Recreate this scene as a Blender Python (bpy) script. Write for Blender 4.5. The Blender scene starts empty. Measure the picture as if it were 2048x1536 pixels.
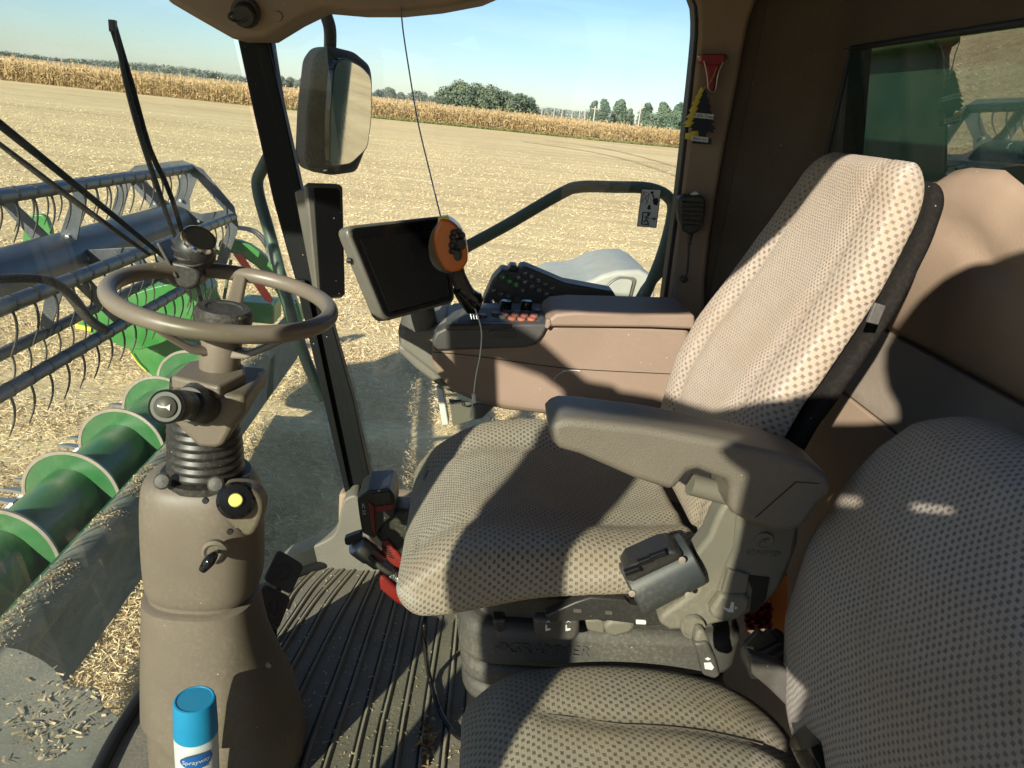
import bpy, bmesh, math, random
import numpy as np
from mathutils import Vector, Matrix

# ------------------------------------------------------------------ camera, light, exposure
scn = bpy.context.scene
COL = scn.collection
random.seed(7); rng = np.random.default_rng(7)
rad = math.radians
CAMZ, GZ = 1.30, -2.1           # z = 0 is the cab floor, the field lies 2.1 m below it
F_PX, PITCH, YAW, ROLL = 1500.0, rad(19.97), rad(4.8), rad(6.2)
C0 = np.array([0, 0, CAMZ])
FW = np.array([math.sin(YAW)*math.cos(PITCH), math.cos(YAW)*math.cos(PITCH), -math.sin(PITCH)])
_r0 = np.array([math.cos(YAW), -math.sin(YAW), 0]); _u0 = np.cross(_r0, FW)
RT = math.cos(ROLL)*_r0 + math.sin(ROLL)*_u0
UP = np.cross(RT, FW)
cd = bpy.data.cameras.new('camera'); cam = bpy.data.objects.new('camera', cd); COL.objects.link(cam)
cd.sensor_width = 36; cd.lens = 36*F_PX/2048; cd.clip_start = 0.02; cd.clip_end = 6000
m = Matrix([[RT[i], UP[i], -FW[i], C0[i]] for i in range(3)]+[[0, 0, 0, 1]])
cam.matrix_world = m
scn.camera = cam
SA, SK = 0.57, 0.52             # sunlight travels along (SA, 1, -SK)
sun_el = math.atan(SK/math.hypot(SA, 1))
w = bpy.data.worlds.new('World'); scn.world = w; w.use_nodes = True
nt = w.node_tree; nt.nodes.clear()
sky = nt.nodes.new('ShaderNodeTexSky'); sky.sky_type = 'NISHITA'; sky.sun_disc = False
sky.sun_elevation = sun_el; sky.sun_rotation = math.atan2(-SA, -1); sky.air_density = 1.0; sky.dust_density = 0.25; sky.ozone_density = 3.5
bg = nt.nodes.new('ShaderNodeBackground'); bg.inputs[1].default_value = 0.080
wo = nt.nodes.new('ShaderNodeOutputWorld')
mx = nt.nodes.new('ShaderNodeMix'); mx.data_type = 'RGBA'; mx.blend_type = 'MULTIPLY'; mx.inputs[0].default_value = 1; mx.inputs[7].default_value = (0.86, 0.92, 1.06, 1)
nt.links.new(sky.outputs[0], mx.inputs[6]); tcw = nt.nodes.new('ShaderNodeTexCoord'); mpw = nt.nodes.new('ShaderNodeMapping'); mpw.inputs['Scale'].default_value = (1.2, 2.6, 9); mpw.inputs['Rotation'].default_value = (0.25, 0.1, 0.5)
nzw = nt.nodes.new('ShaderNodeTexNoise'); nzw.inputs['Scale'].default_value = 1.6; nzw.inputs['Detail'].default_value = 7; nzw.inputs['Roughness'].default_value = 0.62
rpw = nt.nodes.new('ShaderNodeMapRange'); rpw.inputs[1].default_value = 0.50; rpw.inputs[2].default_value = 0.85; rpw.inputs[3].default_value = 0; rpw.inputs[4].default_value = 0.45
cir = nt.nodes.new('ShaderNodeMix'); cir.data_type = 'RGBA'; cir.inputs[7].default_value = (7.5, 8.2, 8.8, 1)   # thin cirrus streaks
nt.links.new(tcw.outputs['Generated'], mpw.inputs[0]); nt.links.new(mpw.outputs[0], nzw.inputs['Vector']); nt.links.new(nzw.outputs[0], rpw.inputs[0])
nt.links.new(rpw.outputs[0], cir.inputs[0]); nt.links.new(mx.outputs[2], cir.inputs[6]); nt.links.new(cir.outputs[2], bg.inputs[0]); nt.links.new(bg.outputs[0], wo.inputs[0])
sl = bpy.data.lights.new('sun', 'SUN'); sl.energy = 5.0; sl.angle = rad(0.55); sl.color = (1, 0.93, 0.82)
so = bpy.data.objects.new('sun', sl); COL.objects.link(so)
so.rotation_euler = Vector((SA, 1, -SK)).to_track_quat('-Z', 'Y').to_euler()
scn.view_settings.view_transform = 'Standard'; scn.view_settings.look = 'None'
scn.view_settings.exposure = 1.0; scn.view_settings.gamma = 1; scn.view_settings.use_curve_mapping = False
scn.cycles.use_denoising = True
scn.cycles.max_bounces = 7; scn.cycles.transparent_max_bounces = 16; scn.cycles.diffuse_bounces = 5
scn.cycles.caustics_reflective = False; scn.cycles.caustics_refractive = False

# ------------------------------------------------------------------ measuring helpers
def ray(x, y): return FW + (x-1024)/F_PX*RT - (y-768)/F_PX*UP
def PY(x, y, v): d = ray(x, y); return C0 + d*(v/d[1])
def PZ(x, y, v): d = ray(x, y); return C0 + d*((v-CAMZ)/d[2])
def PN(x, y, c, nn): d = ray(x, y); return C0+d*(np.dot(c-C0, nn)/np.dot(d, nn))
def PX(x, y, v): d = ray(x, y); return C0 + d*(v/d[0])
def V(*a): return np.array(a, float)
def unit(v): v = np.asarray(v, float); return v/np.linalg.norm(v)

# ------------------------------------------------------------------ materials
def mk(name):
    mt = bpy.data.materials.new(name); mt.use_nodes = True
    n = mt.node_tree; n.nodes.clear()
    o = n.nodes.new('ShaderNodeOutputMaterial'); return mt, n, o
def N(n, t, **kw):
    q = n.nodes.new('ShaderNode'+t)
    for k, v in kw.items():
        if k.startswith('i_'):
            k = k[2:]; k = int(k) if k.isdigit() else k.replace('_', ' ')
            q.inputs[k].default_value = v
        else: setattr(q, k, v)
    return q
def ramp(n, fac, stops):
    r = n.nodes.new('ShaderNodeValToRGB'); e = r.color_ramp.elements
    while len(e) < len(stops): e.new(0.5)
    for i, (p, c) in enumerate(stops): e[i].position = p; e[i].color = (*c, 1) if len(c) == 3 else c
    n.links.new(fac, r.inputs[0]); return r.outputs[0]
def mixc(n, f, a, b, mode='MIX'):
    q = n.nodes.new('ShaderNodeMix'); q.data_type = 'RGBA'; q.blend_type = mode
    for s, v in ((0, f), (6, a), (7, b)):
        if hasattr(v, 'links'): n.links.new(v, q.inputs[s])
        else: q.inputs[s].default_value = v if s == 0 else (*v, 1)
    return q.outputs[2]
def mth(n, op, a, b=0.0, c=None):
    q = n.nodes.new('ShaderNodeMath'); q.operation = op
    for i, v in enumerate((a, b, c)):
        if v is None: continue
        if hasattr(v, 'links'): n.links.new(v, q.inputs[i])
        else: q.inputs[i].default_value = v
    return q.outputs[0]
DUST = (0.42, 0.36, 0.27)
def plain(name, col, rough=0.5, metal=0.0, var=0.12, scale=9, bump=0.0, bscale=300, dust=0.0, spec=0.5, coat=0.0):
    """painted metal / moulded plastic: colour drift, fine grain, settled dust in speckles and smears"""
    mt, n, o = mk(name); L = n.links.new
    b = N(n, 'BsdfPrincipled'); b.inputs['Roughness'].default_value = rough; b.inputs['Metallic'].default_value = metal
    b.inputs['Specular IOR Level'].default_value = spec; b.inputs['Coat Weight'].default_value = coat
    tc = N(n, 'TexCoord'); no = N(n, 'TexNoise', i_Scale=scale, i_Detail=5.0); L(tc.outputs['Object'], no.inputs['Vector'])
    a = tuple(c*(1-var) for c in col); c2 = tuple(min(1, c*(1+var)) for c in col)
    cc = ramp(n, no.outputs[0], [(0.3, a), (0.7, c2)])
    if dust > 0:
        s1 = N(n, 'TexNoise', i_Scale=160.0, i_Detail=3.0); L(tc.outputs['Object'], s1.inputs['Vector'])
        s2 = N(n, 'TexNoise', i_Scale=5.0, i_Detail=6.0); L(tc.outputs['Object'], s2.inputs['Vector'])
        f = mth(n, 'MULTIPLY', ramp(n, s1.outputs[0], [(0.45, (0.25,)*3), (0.75, (1,)*3)]), ramp(n, s2.outputs[0], [(0.35, (0,)*3), (0.75, (1,)*3)]))
        f = mth(n, 'MULTIPLY', f, dust)
        cc = mixc(n, f, cc, DUST)
        vo = N(n, 'TexVoronoi', i_Scale=34.0); L(tc.outputs['Object'], vo.inputs['Vector'])
        fl = mth(n, 'MULTIPLY', mth(n, 'LESS_THAN', vo.outputs['Distance'], 0.045), ramp(n, s2.outputs[0], [(0.42, (0,)*3), (0.6, (0.75,)*3)]))
        cc = mixc(n, fl, cc, (0.55, 0.48, 0.36))
        L(mth(n, 'ADD', f, rough), b.inputs['Roughness'])
    L(cc, b.inputs['Base Color'])
    if bump > 0:
        bn = N(n, 'TexNoise', i_Scale=float(bscale), i_Detail=2.0); L(tc.outputs['Object'], bn.inputs['Vector'])
        bp = N(n, 'Bump', i_Strength=bump, i_Distance=0.002); L(bn.outputs[0], bp.inputs['Height']); L(bp.outputs[0], b.inputs['Normal'])
    L(b.outputs[0], o.inputs[0]); return mt
def fabric(name, light, dark, su, sv, fine=0.0, fu=1.0, fv=1.0, stain=True):
    """knitted seat cloth on the UV laid out in metres: staggered dark tufts between light yarn"""
    mt, n, o = mk(name); L = n.links.new
    b = N(n, 'BsdfPrincipled', i_Roughness=0.95); b.inputs['Sheen Weight'].default_value = 0.35; b.inputs['Specular IOR Level'].default_value = 0.1
    uv = N(n, 'UVMap'); tc = N(n, 'TexCoord')
    wob = N(n, 'TexNoise', i_Scale=260.0, i_Detail=1.0); L(uv.outputs[0], wob.inputs['Vector'])
    dn_ = N(n, 'TexNoise', i_Scale=9.0, i_Detail=2.0); L(uv.outputs[0], dn_.inputs['Vector'])
    drift = N(n, 'VectorMath', operation='MULTIPLY_ADD'); L(dn_.outputs['Color'], drift.inputs[0]); drift.inputs[1].default_value = (0.011, 0.016, 0); L(uv.outputs[0], drift.inputs[2])
    def weave(ws, hs):
        mp = N(n, 'VectorMath', operation='MULTIPLY_ADD'); L(wob.outputs['Color'], mp.inputs[0]); mp.inputs[1].default_value = (0.0022,)*3; L(drift.outputs[0], mp.inputs[2])
        sp = N(n, 'SeparateXYZ'); L(mp.outputs[0], sp.inputs[0])
        v = mth(n, 'DIVIDE', sp.outputs[1], hs); row = mth(n, 'FLOOR', v)
        u = mth(n, 'ADD', mth(n, 'DIVIDE', sp.outputs[0], ws), mth(n, 'MULTIPLY', row, 0.5))
        au = mth(n, 'ABSOLUTE', mth(n, 'SUBTRACT', mth(n, 'FRACT', u), 0.5)); av = mth(n, 'ABSOLUTE', mth(n, 'SUBTRACT', mth(n, 'FRACT', v), 0.5))
        fu_ = N(n, 'MapRange'); L(au, fu_.inputs[0]); fu_.inputs[1].default_value = 0.14; fu_.inputs[2].default_value = 0.26
        fv_ = N(n, 'MapRange'); L(av, fv_.inputs[0]); fv_.inputs[1].default_value = 0.22; fv_.inputs[2].default_value = 0.38
        return mth(n, 'MAXIMUM', fu_.outputs[0], fv_.outputs[0])
    f1 = weave(su, sv)
    if fine > 0:
        f2 = weave(fu, fv)
        sx = N(n, 'SeparateXYZ'); L(uv.outputs[0], sx.inputs[0])
        ab = mth(n, 'ABSOLUTE', sx.outputs[0])
        sel = mth(n, 'SMOOTH_MAX', mth(n, 'MULTIPLY', mth(n, 'SUBTRACT', fine, ab), 60.0), 0.0, 0.0)
        sel = mth(n, 'MINIMUM', sel, 1.0)
        f = mixc(n, sel, f1, f2)
    else: f = f1
    yarn = N(n, 'TexWave', i_Scale=380.0, i_Distortion=2.0); yarn.bands_direction = 'X'; L(uv.outputs[0], yarn.inputs['Vector'])
    d2 = N(n, 'TexNoise', i_Scale=900.0); L(uv.outputs[0], d2.inputs['Vector'])
    lt = mixc(n, mth(n, 'MULTIPLY', yarn.outputs['Fac'], 0.22), light, tuple(c*0.62 for c in light))
    dk = mixc(n, d2.outputs[0], dark, tuple(c*1.7 for c in dark))
    cc = mixc(n, f, dk, lt)
    if stain:
        s = N(n, 'TexNoise', i_Scale=4.5, i_Detail=6.0, i_Roughness=0.65); L(tc.outputs['Object'], s.inputs['Vector'])
        cc = mixc(n, ramp(n, s.outputs[0], [(0.44, (0,)*3), (0.70, (0.5,)*3)]), cc, (0.34, 0.235, 0.125))
        s3 = N(n, 'TexNoise', i_Scale=17.0, i_Detail=7.0, i_Roughness=0.7); L(tc.outputs['Object'], s3.inputs['Vector'])
        cc = mixc(n, ramp(n, s3.outputs[0], [(0.5, (0,)*3), (0.8, (0.35,)*3)]), cc, (0.5, 0.45, 0.36))
        wr_ = N(n, 'TexNoise', i_Scale=7.0, i_Detail=3.0, i_Distortion=0.8); L(tc.outputs['Object'], wr_.inputs['Vector'])
    L(cc, b.inputs['Base Color'])
    h = mth(n, 'ADD', f, mth(n, 'MULTIPLY', yarn.outputs['Fac'], 0.25))
    bp = N(n, 'Bump', i_Strength=0.9, i_Distance=0.0022); L(h, bp.inputs['Height'])
    if stain:
        b2 = N(n, 'Bump', i_Strength=0.6, i_Distance=0.012); L(wr_.outputs[0], b2.inputs['Height']); L(b2.outputs[0], bp.inputs['Normal'])
    L(bp.outputs[0], b.inputs['Normal'])
    L(b.outputs[0], o.inputs[0]); return mt
def glass(name, tint, dust=0.12, dcol=(0.5, 0.47, 0.4), low=None, refl=1.0, dscale=3.0):
    """thin pane: tinted see-through, Fresnel mirror, and a film of dust that sunlight catches"""
    mt, n, o = mk(name); L = n.links.new
    tr = N(n, 'BsdfTransparent'); tr.inputs[0].default_value = (*tint, 1)
    gl = N(n, 'BsdfGlossy', i_Roughness=0.015); gl.inputs[0].default_value = (1, 1, 1, 1)
    fr = N(n, 'Fresnel', i_IOR=1.5)
    f = mth(n, 'MINIMUM', mth(n, 'MULTIPLY', fr.outputs[0], 1.5*refl), 0.9)
    m1 = N(n, 'MixShader'); L(f, m1.inputs[0]); L(tr.outputs[0], m1.inputs[1]); L(gl.outputs[0], m1.inputs[2])
    df = N(n, 'BsdfDiffuse'); df.inputs[0].default_value = (*dcol, 1); tl = N(n, 'BsdfTranslucent'); tl.inputs[0].default_value = (*dcol, 1)
    ms = N(n, 'MixShader', i_Fac=0.5); L(df.outputs[0], ms.inputs[1]); L(tl.outputs[0], ms.inputs[2])
    tc = N(n, 'TexCoord'); a = N(n, 'TexNoise', i_Scale=dscale, i_Detail=7.0, i_Roughness=0.6); L(tc.outputs['Object'], a.inputs['Vector'])
    mp = N(n, 'Mapping'); mp.inputs['Scale'].default_value = (3, 3, 14); mp.inputs['Rotation'].default_value = (0.5, 0.6, 0.2); L(tc.outputs['Object'], mp.inputs[0])
    st = N(n, 'TexNoise', i_Scale=2.2, i_Detail=4.0); L(mp.outputs[0], st.inputs['Vector'])
    sp = N(n, 'TexNoise', i_Scale=210.0, i_Detail=2.0); L(tc.outputs['Object'], sp.inputs['Vector'])
    d = mth(n, 'ADD', ramp(n, a.outputs[0], [(0.3, (0.25,)*3), (0.8, (1,)*3)]), ramp(n, st.outputs[0], [(0.58, (0,)*3), (0.78, (0.7,)*3)]))
    d = mth(n, 'ADD', d, ramp(n, sp.outputs[0], [(0.69, (0,)*3), (0.76, (1.6,)*3)]))
    if low:   # thicker film near the bottom of the pane (z0 .. z1)
        sx = N(n, 'SeparateXYZ'); L(tc.outputs['Object'], sx.inputs[0])
        g = N(n, 'MapRange'); L(sx.outputs[2], g.inputs[0]); g.inputs[1].default_value = low[0]; g.inputs[2].default_value = low[1]; g.inputs[3].default_value = low[2]; g.inputs[4].default_value = 1.0
        d = mth(n, 'MULTIPLY', d, g.outputs[0])
    d = mth(n, 'MINIMUM', mth(n, 'MULTIPLY', d, dust), 0.8)
    m2 = N(n, 'MixShader'); L(d, m2.inputs[0]); L(m1.outputs[0], m2.inputs[1]); L(ms.outputs[0], m2.inputs[2])
    L(m2.outputs[0], o.inputs[0]); return mt

M = {}
M['column'] = plain('brown_plastic', (0.1275, 0.1041, 0.0768), 0.5, bump=0.12, bscale=900, dust=0.22, var=0.06)
M['rim'] = plain('worn_rim', (0.1622, 0.1340, 0.1023), 0.38, var=0.1, dust=0.1)
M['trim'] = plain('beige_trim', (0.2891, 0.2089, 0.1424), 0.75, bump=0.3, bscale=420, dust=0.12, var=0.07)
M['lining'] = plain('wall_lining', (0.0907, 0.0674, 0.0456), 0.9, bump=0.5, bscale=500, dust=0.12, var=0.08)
M['shelf'] = plain('grey_blue_shelf', (0.20, 0.165, 0.125), 0.6, bump=0.2, dust=0.3)
M['console'] = plain('console_plastic', (0.2061, 0.1476, 0.1048), 0.6, bump=0.25, bscale=700, dust=0.1, var=0.06)
M['panel'] = plain('dark_panel', (0.05, 0.048, 0.045), 0.5, bump=0.15, dust=0.12)
M['arm'] = plain('armrest_skin', (0.1412, 0.1240, 0.1012), 0.45, bump=0.6, bscale=620, dust=0.1, var=0.08)
M['bracket'] = plain('grey_bracket', (0.1383, 0.1297, 0.1038), 0.55, bump=0.1, dust=0.25, var=0.06)
M['base'] = plain('suspension_grey', (0.0600, 0.0600, 0.0560), 0.6, bump=0.2, dust=0.35)
M['black'] = plain('black_plastic', (0.018, 0.018, 0.018), 0.42, dust=0.12, var=0.2)
M['rubber'] = plain('black_rubber', (0.0176, 0.0176, 0.0160), 0.5, dust=0.35, var=0.2)
M['bellows'] = plain('bellows_rubber', (0.010, 0.010, 0.009), 0.42, dust=0.22, var=0.2)
M['gloss'] = plain('gloss_black', (0.008, 0.008, 0.009), 0.12, var=0.1)
M['screen'] = plain('dark_screen', (0.006, 0.006, 0.007), 0.42, var=0.1, dust=0.01, spec=0.3)
M['felt'] = plain('black_felt', (0.010, 0.009, 0.008), 0.95, dust=0.05, spec=0.1, bump=0.6)
M['post'] = plain('black_post', (0.004, 0.005, 0.005), 0.55, dust=0.012, spec=0.2)
M['seal'] = plain('seal_rubber', (0.01, 0.01, 0.01), 0.6)
M['charcoal'] = plain('charcoal_frame', (0.0704, 0.0672, 0.0608), 0.42, dust=0.12)
M['alu'] = plain('grey_frame', (0.1091, 0.1017, 0.0843), 0.35, dust=0.08)
M['drum'] = plain('motor_cover', (0.035, 0.042, 0.046), 0.38, dust=0.25)
M['chrome'] = plain('chrome', (0.7, 0.7, 0.68), 0.15, 1.0, dust=0.1)
M['steel'] = plain('dull_steel', (0.42, 0.43, 0.43), 0.35, 0.9, dust=0.3)
M['orange'] = plain('orange_plastic', (0.5737, 0.1300, 0.0114), 0.33, var=0.06, dust=0.03, coat=0.2)
M['pedal'] = plain('pedal_rubber', (0.055, 0.05, 0.042), 0.5, dust=0.75, var=0.2)
M['yellow'] = plain('yellow_plastic', (0.75, 0.6, 0.06), 0.4, var=0.05)
M['paleyellow'] = plain('pale_yellow', (0.75, 0.7, 0.2), 0.4, var=0.05)
M['white'] = plain('white_plastic', (0.6750, 0.6840, 0.6750), 0.45, var=0.03)
M['red'] = plain('red_plastic', (0.24, 0.012, 0.01), 0.5, var=0.2, dust=0.35)
M['darkred'] = plain('dark_red', (0.22, 0.010, 0.012), 0.5, var=0.15, dust=0.1)
M['blue'] = plain('blue_cap', (0.0145, 0.2601, 0.5202), 0.35, var=0.03)
M['bluelogo'] = plain('blue_print', (0.02, 0.12, 0.42), 0.4, var=0.02)
M['can'] = plain('can_white', (0.7, 0.75, 0.78), 0.3, var=0.02, metal=0.2)
M['green'] = plain('green_paint', (0.0191, 0.1658, 0.0224), 0.35, dust=0.35, var=0.1, scale=4)
M['darkgreen'] = plain('dark_green', (0.0160, 0.0600, 0.0360), 0.45, dust=0.3, var=0.15)
M['rail'] = plain('rail_green', (0.045, 0.085, 0.06), 0.5, dust=0.35, var=0.15)
M['reel'] = plain('reel_steel', (0.0360, 0.0480, 0.0600), 0.35, dust=0.35, var=0.2, metal=0.3)
M['flight'] = plain('flight_green', (0.018, 0.115, 0.03), 0.3, dust=0.25, var=0.15)  # green darkened to stand in for shade over the auger
M['worn'] = plain('worn_edge', (0.36, 0.31, 0.25), 0.4, 0.6, dust=0.3)
M['deck'] = plain('dusty_deck', (0.085, 0.105, 0.085), 0.75, dust=0.6, var=0.2)
M['mirrorshell'] = plain('mirror_shell', (0.0210, 0.0197, 0.0176), 0.7, dust=0.45, var=0.3)
M['mat'] = plain('floor_mat', (0.1534, 0.1389, 0.1091), 0.7, bump=0.5, bscale=120, dust=0.55, var=0.22)
M['matdust'] = plain('floor_rib', (0.2040, 0.1827, 0.1360), 0.7, bump=0.4, dust=0.7, var=0.2)
M['hull'] = plain('fender_grey', (0.2888, 0.3045, 0.2625), 0.5, dust=0.5, var=0.08)
M['print'] = plain('white_print', (0.62, 0.64, 0.62), 0.6, var=0.03)
M['ink'] = plain('black_ink', (0.012, 0.012, 0.012), 0.7)
M['buttonorange'] = plain('button_orange', (0.30, 0.10, 0.055), 0.5)
M['buttongreen'] = plain('button_green', (0.04, 0.16, 0.04), 0.4)
M['button'] = plain('button_grey', (0.085, 0.082, 0.075), 0.45)
M['straw'] = plain('straw', (0.52, 0.40, 0.2), 0.8, var=0.4, scale=60)
M['leafdry'] = plain('dry_leaf', (0.30, 0.2, 0.1), 0.9, var=0.4, scale=60)
M['stitch'] = plain('seam_thread', (0.09, 0.07, 0.05), 0.9)
M['lever'] = plain('orange_strap', (0.5, 0.14, 0.015), 0.6, var=0.1, dust=0.2)
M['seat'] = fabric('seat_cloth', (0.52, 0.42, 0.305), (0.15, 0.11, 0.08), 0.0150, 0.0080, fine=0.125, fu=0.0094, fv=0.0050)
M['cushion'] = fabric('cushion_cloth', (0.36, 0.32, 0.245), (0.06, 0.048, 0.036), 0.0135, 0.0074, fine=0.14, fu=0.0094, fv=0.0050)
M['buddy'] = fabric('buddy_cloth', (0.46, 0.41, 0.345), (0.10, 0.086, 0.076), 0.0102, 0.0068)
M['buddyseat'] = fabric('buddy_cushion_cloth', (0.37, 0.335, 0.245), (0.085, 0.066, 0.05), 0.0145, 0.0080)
M['wind'] = glass('windshield_glass', (0.85, 0.90, 0.84), 0.08, low=(-0.1, 1.0, 1.9), dcol=(0.42, 0.46, 0.42), refl=0.6)
M['sideglass'] = glass('side_glass', (0.90, 0.93, 0.89), 0.055, low=(0.1, 1.1, 1.8), refl=0.55)
M['rearglass'] = glass('rear_glass', (0.34, 0.46, 0.37), 0.014, refl=2.3)
M['doorglass'] = glass('door_glass', (0.87, 0.90, 0.79), 0.03)  # for the added pane that tints incoming sunlight
M['mirror'] = plain('mirror_glass', (0.85, 0.87, 0.88), 0.02, 1.0, var=0.02, dust=0.1)

# ------------------------------------------------------------------ geometry helpers
def link(name, me, m, parent=None):
    o = bpy.data.objects.new(name, me); COL.objects.link(o)
    if m is not None: me.materials.append(M[m] if isinstance(m, str) else m)
    if parent is not None: o.parent = parent
    return o
def tag(o, label=None, cat=None, group=None, kind=None):
    if label: o['label'] = label
    if cat: o['category'] = cat
    if group: o['group'] = group
    if kind: o['kind'] = kind
    return o
def thing(name, label, cat, loc=(0, 0, 0), group=None):
    """Empty at the thing's base; its parts keep world coordinates through the inverse offset"""
    o = bpy.data.objects.new(name, None); COL.objects.link(o); o.empty_display_size = 0.05
    o.location = tuple(float(v) for v in loc)
    return tag(o, label, cat, group)
def adopt(o, parent):
    if parent is not None:
        o.parent = parent
        o.matrix_parent_inverse = Matrix.Translation(-parent.location) if parent.parent is None else Matrix.Identity(4)
    return o
def shade(me, ang=35):
    me.polygons.foreach_set('use_smooth', [True]*len(me.polygons))
    try: me.set_sharp_from_angle(angle=rad(ang))
    except Exception: pass
def mesh(name, verts, faces, m, parent=None, uv=None, ang=35, smooth=True):
    me = bpy.data.meshes.new(name); me.from_pydata([tuple(map(float, v)) for v in verts], [], faces)
    if uv is not None:
        l = me.uv_layers.new(name='UVMap'); l.data.foreach_set('uv', np.array(uv, float).ravel())
    me.validate()
    if smooth: shade(me, ang)
    o = link(name, me, m); return adopt(o, parent)
def bmobj(name, bm, m, parent=None, ang=35):
    me = bpy.data.meshes.new(name); bm.to_mesh(me); bm.free(); shade(me, ang)
    return adopt(link(name, me, m), parent)
def bevel(o, wd, seg=3, lim=40):
    b = o.modifiers.new('bevel', 'BEVEL'); b.width = wd; b.segments = seg; b.limit_method = 'ANGLE'; b.angle_limit = rad(lim); b.harden_normals = False
    return o
def sm(pts, k=4, closed=True):
    """Catmull-Rom through the points"""
    P = [np.array(p, float) for p in pts]; n = len(P); out = []
    R = range(n) if closed else range(n-1)
    for i in R:
        if closed: a, b, c, d = P[i-1], P[i], P[(i+1) % n], P[(i+2) % n]
        else: a, b, c, d = P[max(i-1, 0)], P[i], P[i+1], P[min(i+2, n-1)]
        for j in range(k):
            t = j/k; out.append(0.5*((2*b)+(-a+c)*t+(2*a-5*b+4*c-d)*t*t+(-a+3*b-3*c+d)*t**3))
    if not closed: out.append(P[-1])
    return out
def rc(pts, r, k=4):
    """round the corners of a polygon (2-D or 3-D points), r = radius-like cut length"""
    P = [np.array(p, float) for p in pts]; n = len(P); out = []
    for i in range(n):
        rr = r[i] if isinstance(r, (list, tuple)) else r
        a, b, c = P[i-1], P[i], P[(i+1) % n]
        da, dc = np.linalg.norm(a-b), np.linalg.norm(c-b); q = min(rr, da*0.48, dc*0.48)
        if q < 1e-6: out.append(b); continue
        s, e = b+(a-b)/da*q, b+(c-b)/dc*q
        for j in range(k+1):
            t = j/k; out.append((1-t)**2*s+2*t*(1-t)*b+t*t*e)
    return out
def prism(name, pts, vec, m, parent=None, bv=0.0, seg=3, ang=35):
    """outline (3-D points) swept along vec, a closed solid with bevelled edges"""
    n = len(pts); vec = np.array(vec, float); A = [np.array(p, float) for p in pts]; B = [p+vec for p in A]
    nrm = sum(np.cross(A[i]-A[0], A[(i+1) % n]-A[0]) for i in range(n))
    if np.dot(nrm, vec) > 0: A, B = A[::-1], B[::-1]
    fs = [tuple(range(n)), tuple(range(2*n-1, n-1, -1))]
    for i in range(n): j = (i+1) % n; fs.append((j, i, n+i, n+j))
    o = mesh(name, A+B, fs, m, parent, ang=ang)
    if bv > 0: bevel(o, bv, seg)
    return o
def pix(name, pts, y0, y1, m, parent=None, bv=0.004, smooth=0, r=0, seg=3):
    """outline measured on the plane y=y0, carried back to y1"""
    p = [PY(x, y, y0) for x, y in pts]
    if r: p = rc(p, r)
    if smooth: p = sm(p, smooth)
    return prism(name, p, (0, y1-y0, 0), m, parent, bv, seg)
def frame_dirs(P):
    P = np.array(P); T = np.gradient(P, axis=0); T /= np.linalg.norm(T, axis=1)[:, None]+1e-12
    a = np.array([0, 0, 1.0]) if abs(T[0][2]) < 0.9 else np.array([1.0, 0, 0])
    n = a-np.dot(a, T[0])*T[0]; n /= np.linalg.norm(n); Ns = [n]
    for i in range(1, len(P)):
        n = Ns[-1]-np.dot(Ns[-1], T[i])*T[i]; n /= np.linalg.norm(n)+1e-12; Ns.append(n)
    return T, np.array(Ns)
def tube(name, pts, r, m, parent=None, k=5, seg=10, closed=False, smooth=True, flat=1.0, join=None):
    P = sm(pts, k, closed) if smooth and len(pts) > 2 else [np.array(p, float) for p in pts]
    T, Nn = frame_dirs(P); n = len(P)
    R = np.interp(np.linspace(0, 1, n), np.linspace(0, 1, len(r)), r) if isinstance(r, (list, tuple)) else [r]*n
    vs, fs = [], []
    for i in range(n):
        b = np.cross(T[i], Nn[i])
        for j in range(seg):
            a = 2*math.pi*j/seg; vs.append(P[i]+R[i]*(math.cos(a)*Nn[i]*flat+math.sin(a)*b))
    lim = n if closed else n-1
    for i in range(lim):
        i2 = (i+1) % n
        for j in range(seg):
            j2 = (j+1) % seg; fs.append((i*seg+j, i*seg+j2, i2*seg+j2, i2*seg+j))
    if not closed: fs.append(tuple(range(seg))[::-1]); fs.append(tuple((n-1)*seg+j for j in range(seg)))
    if join is not None:
        o = len(join[0]); join[0].extend(vs); join[1].extend([tuple(o+q for q in f) for f in fs]); return
    return mesh(name, vs, fs, m, parent, ang=60)
def lathe(name, prof, origin, axis, m, parent=None, seg=28, ang=35, phase=0):
    """prof = [(radius, height)...] turned about axis through origin"""
    ax = unit(axis); a = np.array([1.0, 0, 0]) if abs(ax[0]) < 0.9 else np.array([0, 1.0, 0])
    u = unit(a-np.dot(a, ax)*ax); v = np.cross(ax, u); O = np.array(origin, float); vs, fs = [], []
    for (r, h) in prof:
        for j in range(seg):
            t = 2*math.pi*j/seg+phase; vs.append(O+ax*h+max(r, 1e-5)*(math.cos(t)*u+math.sin(t)*v))
    for i in range(len(prof)-1):
        for j in range(seg):
            j2 = (j+1) % seg; fs.append((i*seg+j, i*seg+j2, (i+1)*seg+j2, (i+1)*seg+j))
    fs.append(tuple(range(seg))[::-1]); fs.append(tuple((len(prof)-1)*seg+j for j in range(seg)))
    return mesh(name, vs, fs, m, parent, ang=ang)
def box(name, c, s, m, parent=None, bv=0.004, ax=None):
    """box centred at c, half sizes s, axes rows of ax"""
    A = np.eye(3) if ax is None else np.array(ax); c = np.array(c, float)
    o = [c+A[0]*s[0]*i+A[1]*s[1]*j for i, j in ((-1, -1), (1, -1), (1, 1), (-1, 1))]
    return prism(name, [p-A[2]*s[2] for p in o], A[2]*2*s[2], m, parent, bv)
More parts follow.
